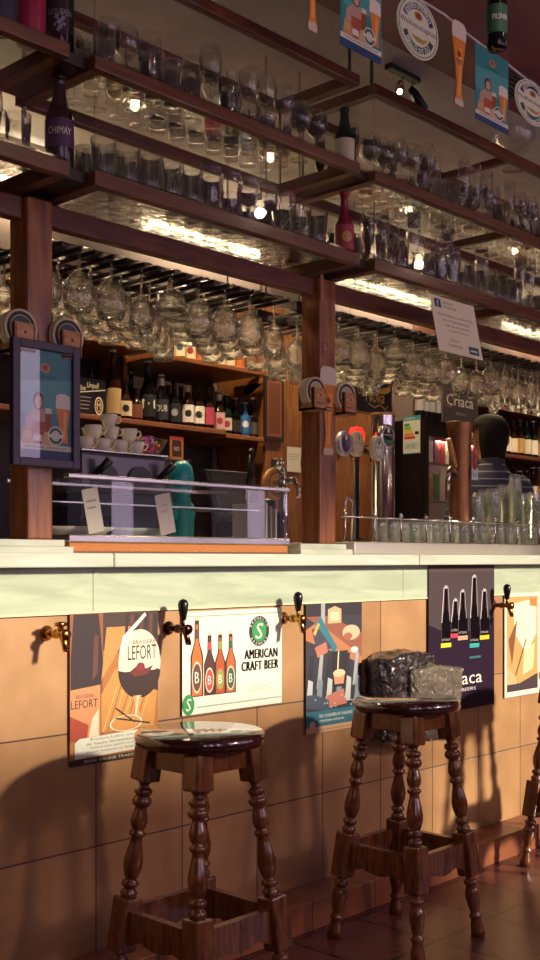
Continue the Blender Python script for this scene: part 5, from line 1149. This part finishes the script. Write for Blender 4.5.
# ================================================================== STOOLS
def stool(label, loc, group='turned-leg bar stools'):
    t = thing('bar_stool', label, 'bar stool', loc, 0, group)
    MB(W_SEAT).lathe([(0, .664), (.148, .664), (.153, .668), (.156, .678), (.154, .690), (.148, .6955), (0, .696)], seg=48).build('seat', t)
    at, ab = .083, .150; zt_ = .664
    def P(sx, sy, z): k = (zt_-z)/zt_; aa = at+(ab-at)*k; return Vector((sx*aa, sy*aa, z))
    for sx, sy in ((-1, -1), (1, -1), (-1, 1), (1, 1)):
        top = P(sx, sy, zt_); bot = P(sx, sy, 0); d = (top-bot); q = d.to_track_quat('Z', 'Y').to_matrix().to_4x4()
        d.normalize(); xa = (Vector((1, 0, 0))-d*d.x).normalized(); ya = d.cross(xa)
        M = Matrix(((xa.x, ya.x, d.x, bot.x), (xa.y, ya.y, d.y, bot.y), (xa.z, ya.z, d.z, bot.z), (0, 0, 0, 1))); Ln = (top-bot).length; f = Ln/zt_
        m = MB(W_STOOL)
        def blk(z0, z1, hw, c=.008):
            m.box(-hw, hw, -hw, hw, z0*f, z1*f, bev=c*.6, M=M)
        blk(.578, .658, .026); blk(.178, .305, .026)
        m.lathe([(.018, .578), (.012, .570), (.012, .564), (.020, .560), (.022, .553), (.019, .546), (.015, .543), (.021, .538), (.024, .530), (.021, .521), (.014, .517), (.015, .510), (.019, .495), (.021, .482), (.018, .470), (.013, .462), (.019, .458), (.020, .452), (.016, .447), (.013, .444), (.015, .432), (.020, .410), (.0235, .388), (.022, .370), (.016, .352), (.012, .346), (.019, .342), (.021, .336), (.018, .330), (.013, .327), (.016, .322), (.021, .316), (.019, .308), (.016, .304)], seg=20, M=M @ Matrix.Diagonal((1, 1, f, 1)))
        m.lathe([(.016, .179), (.012, .172), (.013, .168), (.020, .163), (.021, .156), (.017, .150), (.014, .147), (.019, .138), (.022, .120), (.020, .100), (.015, .078), (.013, .068), (.018, .063), (.019, .057), (.015, .051), (.015, .046), (.019, .025), (.021, .002), (0, .0)], seg=20, M=M @ Matrix.Diagonal((1, 1, f, 1)))
        m.build('leg', t)
    for (sx0, sy0), (sx1, sy1) in (((-1, -1), (1, -1)), ((-1, 1), (1, 1)), ((-1, -1), (-1, 1)), ((1, -1), (1, 1))):
        horiz = sy0 == sy1
        for nm, z0, z1, hw, wavy in (('apron', .612, .662, .010, False), ('stretcher', .195, .278, .010, True)):
            A = P(sx0, sy0, (z0+z1)/2); B = P(sx1, sy1, (z0+z1)/2); ln = (B-A).length/2-.022; cpt = (A+B)/2
            n = 16; pts = [(-ln, z1-(z0+z1)/2), (ln, z1-(z0+z1)/2)]
            for i in range(n+1):
                u = 1-2*i/n; zz = z0-(z0+z1)/2
                if wavy: zz += .018*(abs(math.sin(u*math.pi*1.0))**1.5) if abs(u) > .5 else .018*(1-.6*math.cos(u*math.pi))
                pts.append((u*ln, zz))
            M = Matrix.Translation(cpt) if horiz else Matrix.Translation(cpt) @ Matrix.Rotation(math.pi/2, 4, 'Z')
            MB(W_STOOL).prism(pts, -hw, hw, M=M).build(nm, t)
    return t
s1 = stool('dark turned-leg wooden bar stool nearest the camera, below the white craft beer poster', (1.816, 1.929, 0))
dup(s1, (2.655, 1.945, 0), 0, 'dark turned-leg wooden bar stool in the middle, in front of the plastic bag')
dup(s1, (3.70, 1.93, 0), 0, 'dark turned-leg wooden bar stool cut off by the right edge')
# ================================================================== PLASTIC BAG bundle leaning at the wall
def crumple(name, sx, sy, sz_, mat, parent, loc, seed, rot=(0, 0, 0)):
    from mathutils import noise
    bm = bmesh.new(); bmesh.ops.create_cube(bm, size=1)
    bmesh.ops.subdivide_edges(bm, edges=bm.edges[:], cuts=22, use_grid_fill=True)
    for v in bm.verts:
        c = v.co*2; q = Vector((c.x*math.sqrt(max(0, 1-c.y*c.y/2.6)), c.y, c.z*math.sqrt(max(0, 1-c.x*c.x/4.5))))
        p = Vector((q.x*sx/2, q.y*sy/2, q.z*sz_/2))
        n = noise.noise(p*18+Vector((seed, 0, 0)))*.012+noise.noise(p*45+Vector((0, seed, 0)))*.006+abs(noise.noise(Vector((p.x*30+p.z*40, p.y*20, p.z*14+seed))))*.010
        p += Vector((c.x*.3, c.y, c.z*.3)).normalized()*n; v.co = p
    for f in bm.faces: f.smooth = True; f.material_index = 0
    me = bpy.data.meshes.new(name); bm.to_mesh(me); bm.free(); me.materials.append(mat); o = bpy.data.objects.new(name, me); COL.objects.link(o); o.parent = parent; o.location = loc; o.rotation_euler = rot; return o
pl_d, nt, b_ = base_mat('black_plastic_film'); b_.inputs['Base Color'].default_value = lin('2c2426'); b_.inputs['Roughness'].default_value = .18; b_.inputs['Coat Weight'].default_value = .6
pl_c, nt, b_ = base_mat('grey_plastic_film'); b_.inputs['Base Color'].default_value = lin('7c7464'); b_.inputs['Roughness'].default_value = .2; b_.inputs['Coat Weight'].default_value = .8
xb = XP(412, 2.22)
for m_ in (pl_d, pl_c):
    nt = m_.node_tree; n_ = nt.nodes.new('ShaderNodeTexNoise'); n_.inputs['Scale'].default_value = 26; n_.inputs['Detail'].default_value = 4; n_.inputs['Distortion'].default_value = 1.5
    tc = nt.nodes.new('ShaderNodeTexCoord'); nt.links.new(tc.outputs['Object'], n_.inputs['Vector']); bp = nt.nodes.new('ShaderNodeBump'); bp.inputs['Strength'].default_value = .9; bp.inputs['Distance'].default_value = .02
    nt.links.new(n_.outputs[0], bp.inputs['Height']); nt.links.new(bp.outputs[0], nt.nodes['Principled BSDF'].inputs['Normal'])
zt_b = ZP(400, 652, 2.24)
t = thing('plastic_bag_bundle', 'bundle of crumpled black and clear plastic film against the bar behind the middle stool', 'plastic bag', (xb, 2.248, zt_b-.30))
crumple('black_film', .28, .10, .30, pl_d, t, (-.03, .0, .15), 3)
crumple('clear_film', .29, .05, .25, pl_c, t, (.075, -.062, .125), 9, (0, math.radians(4), 0))
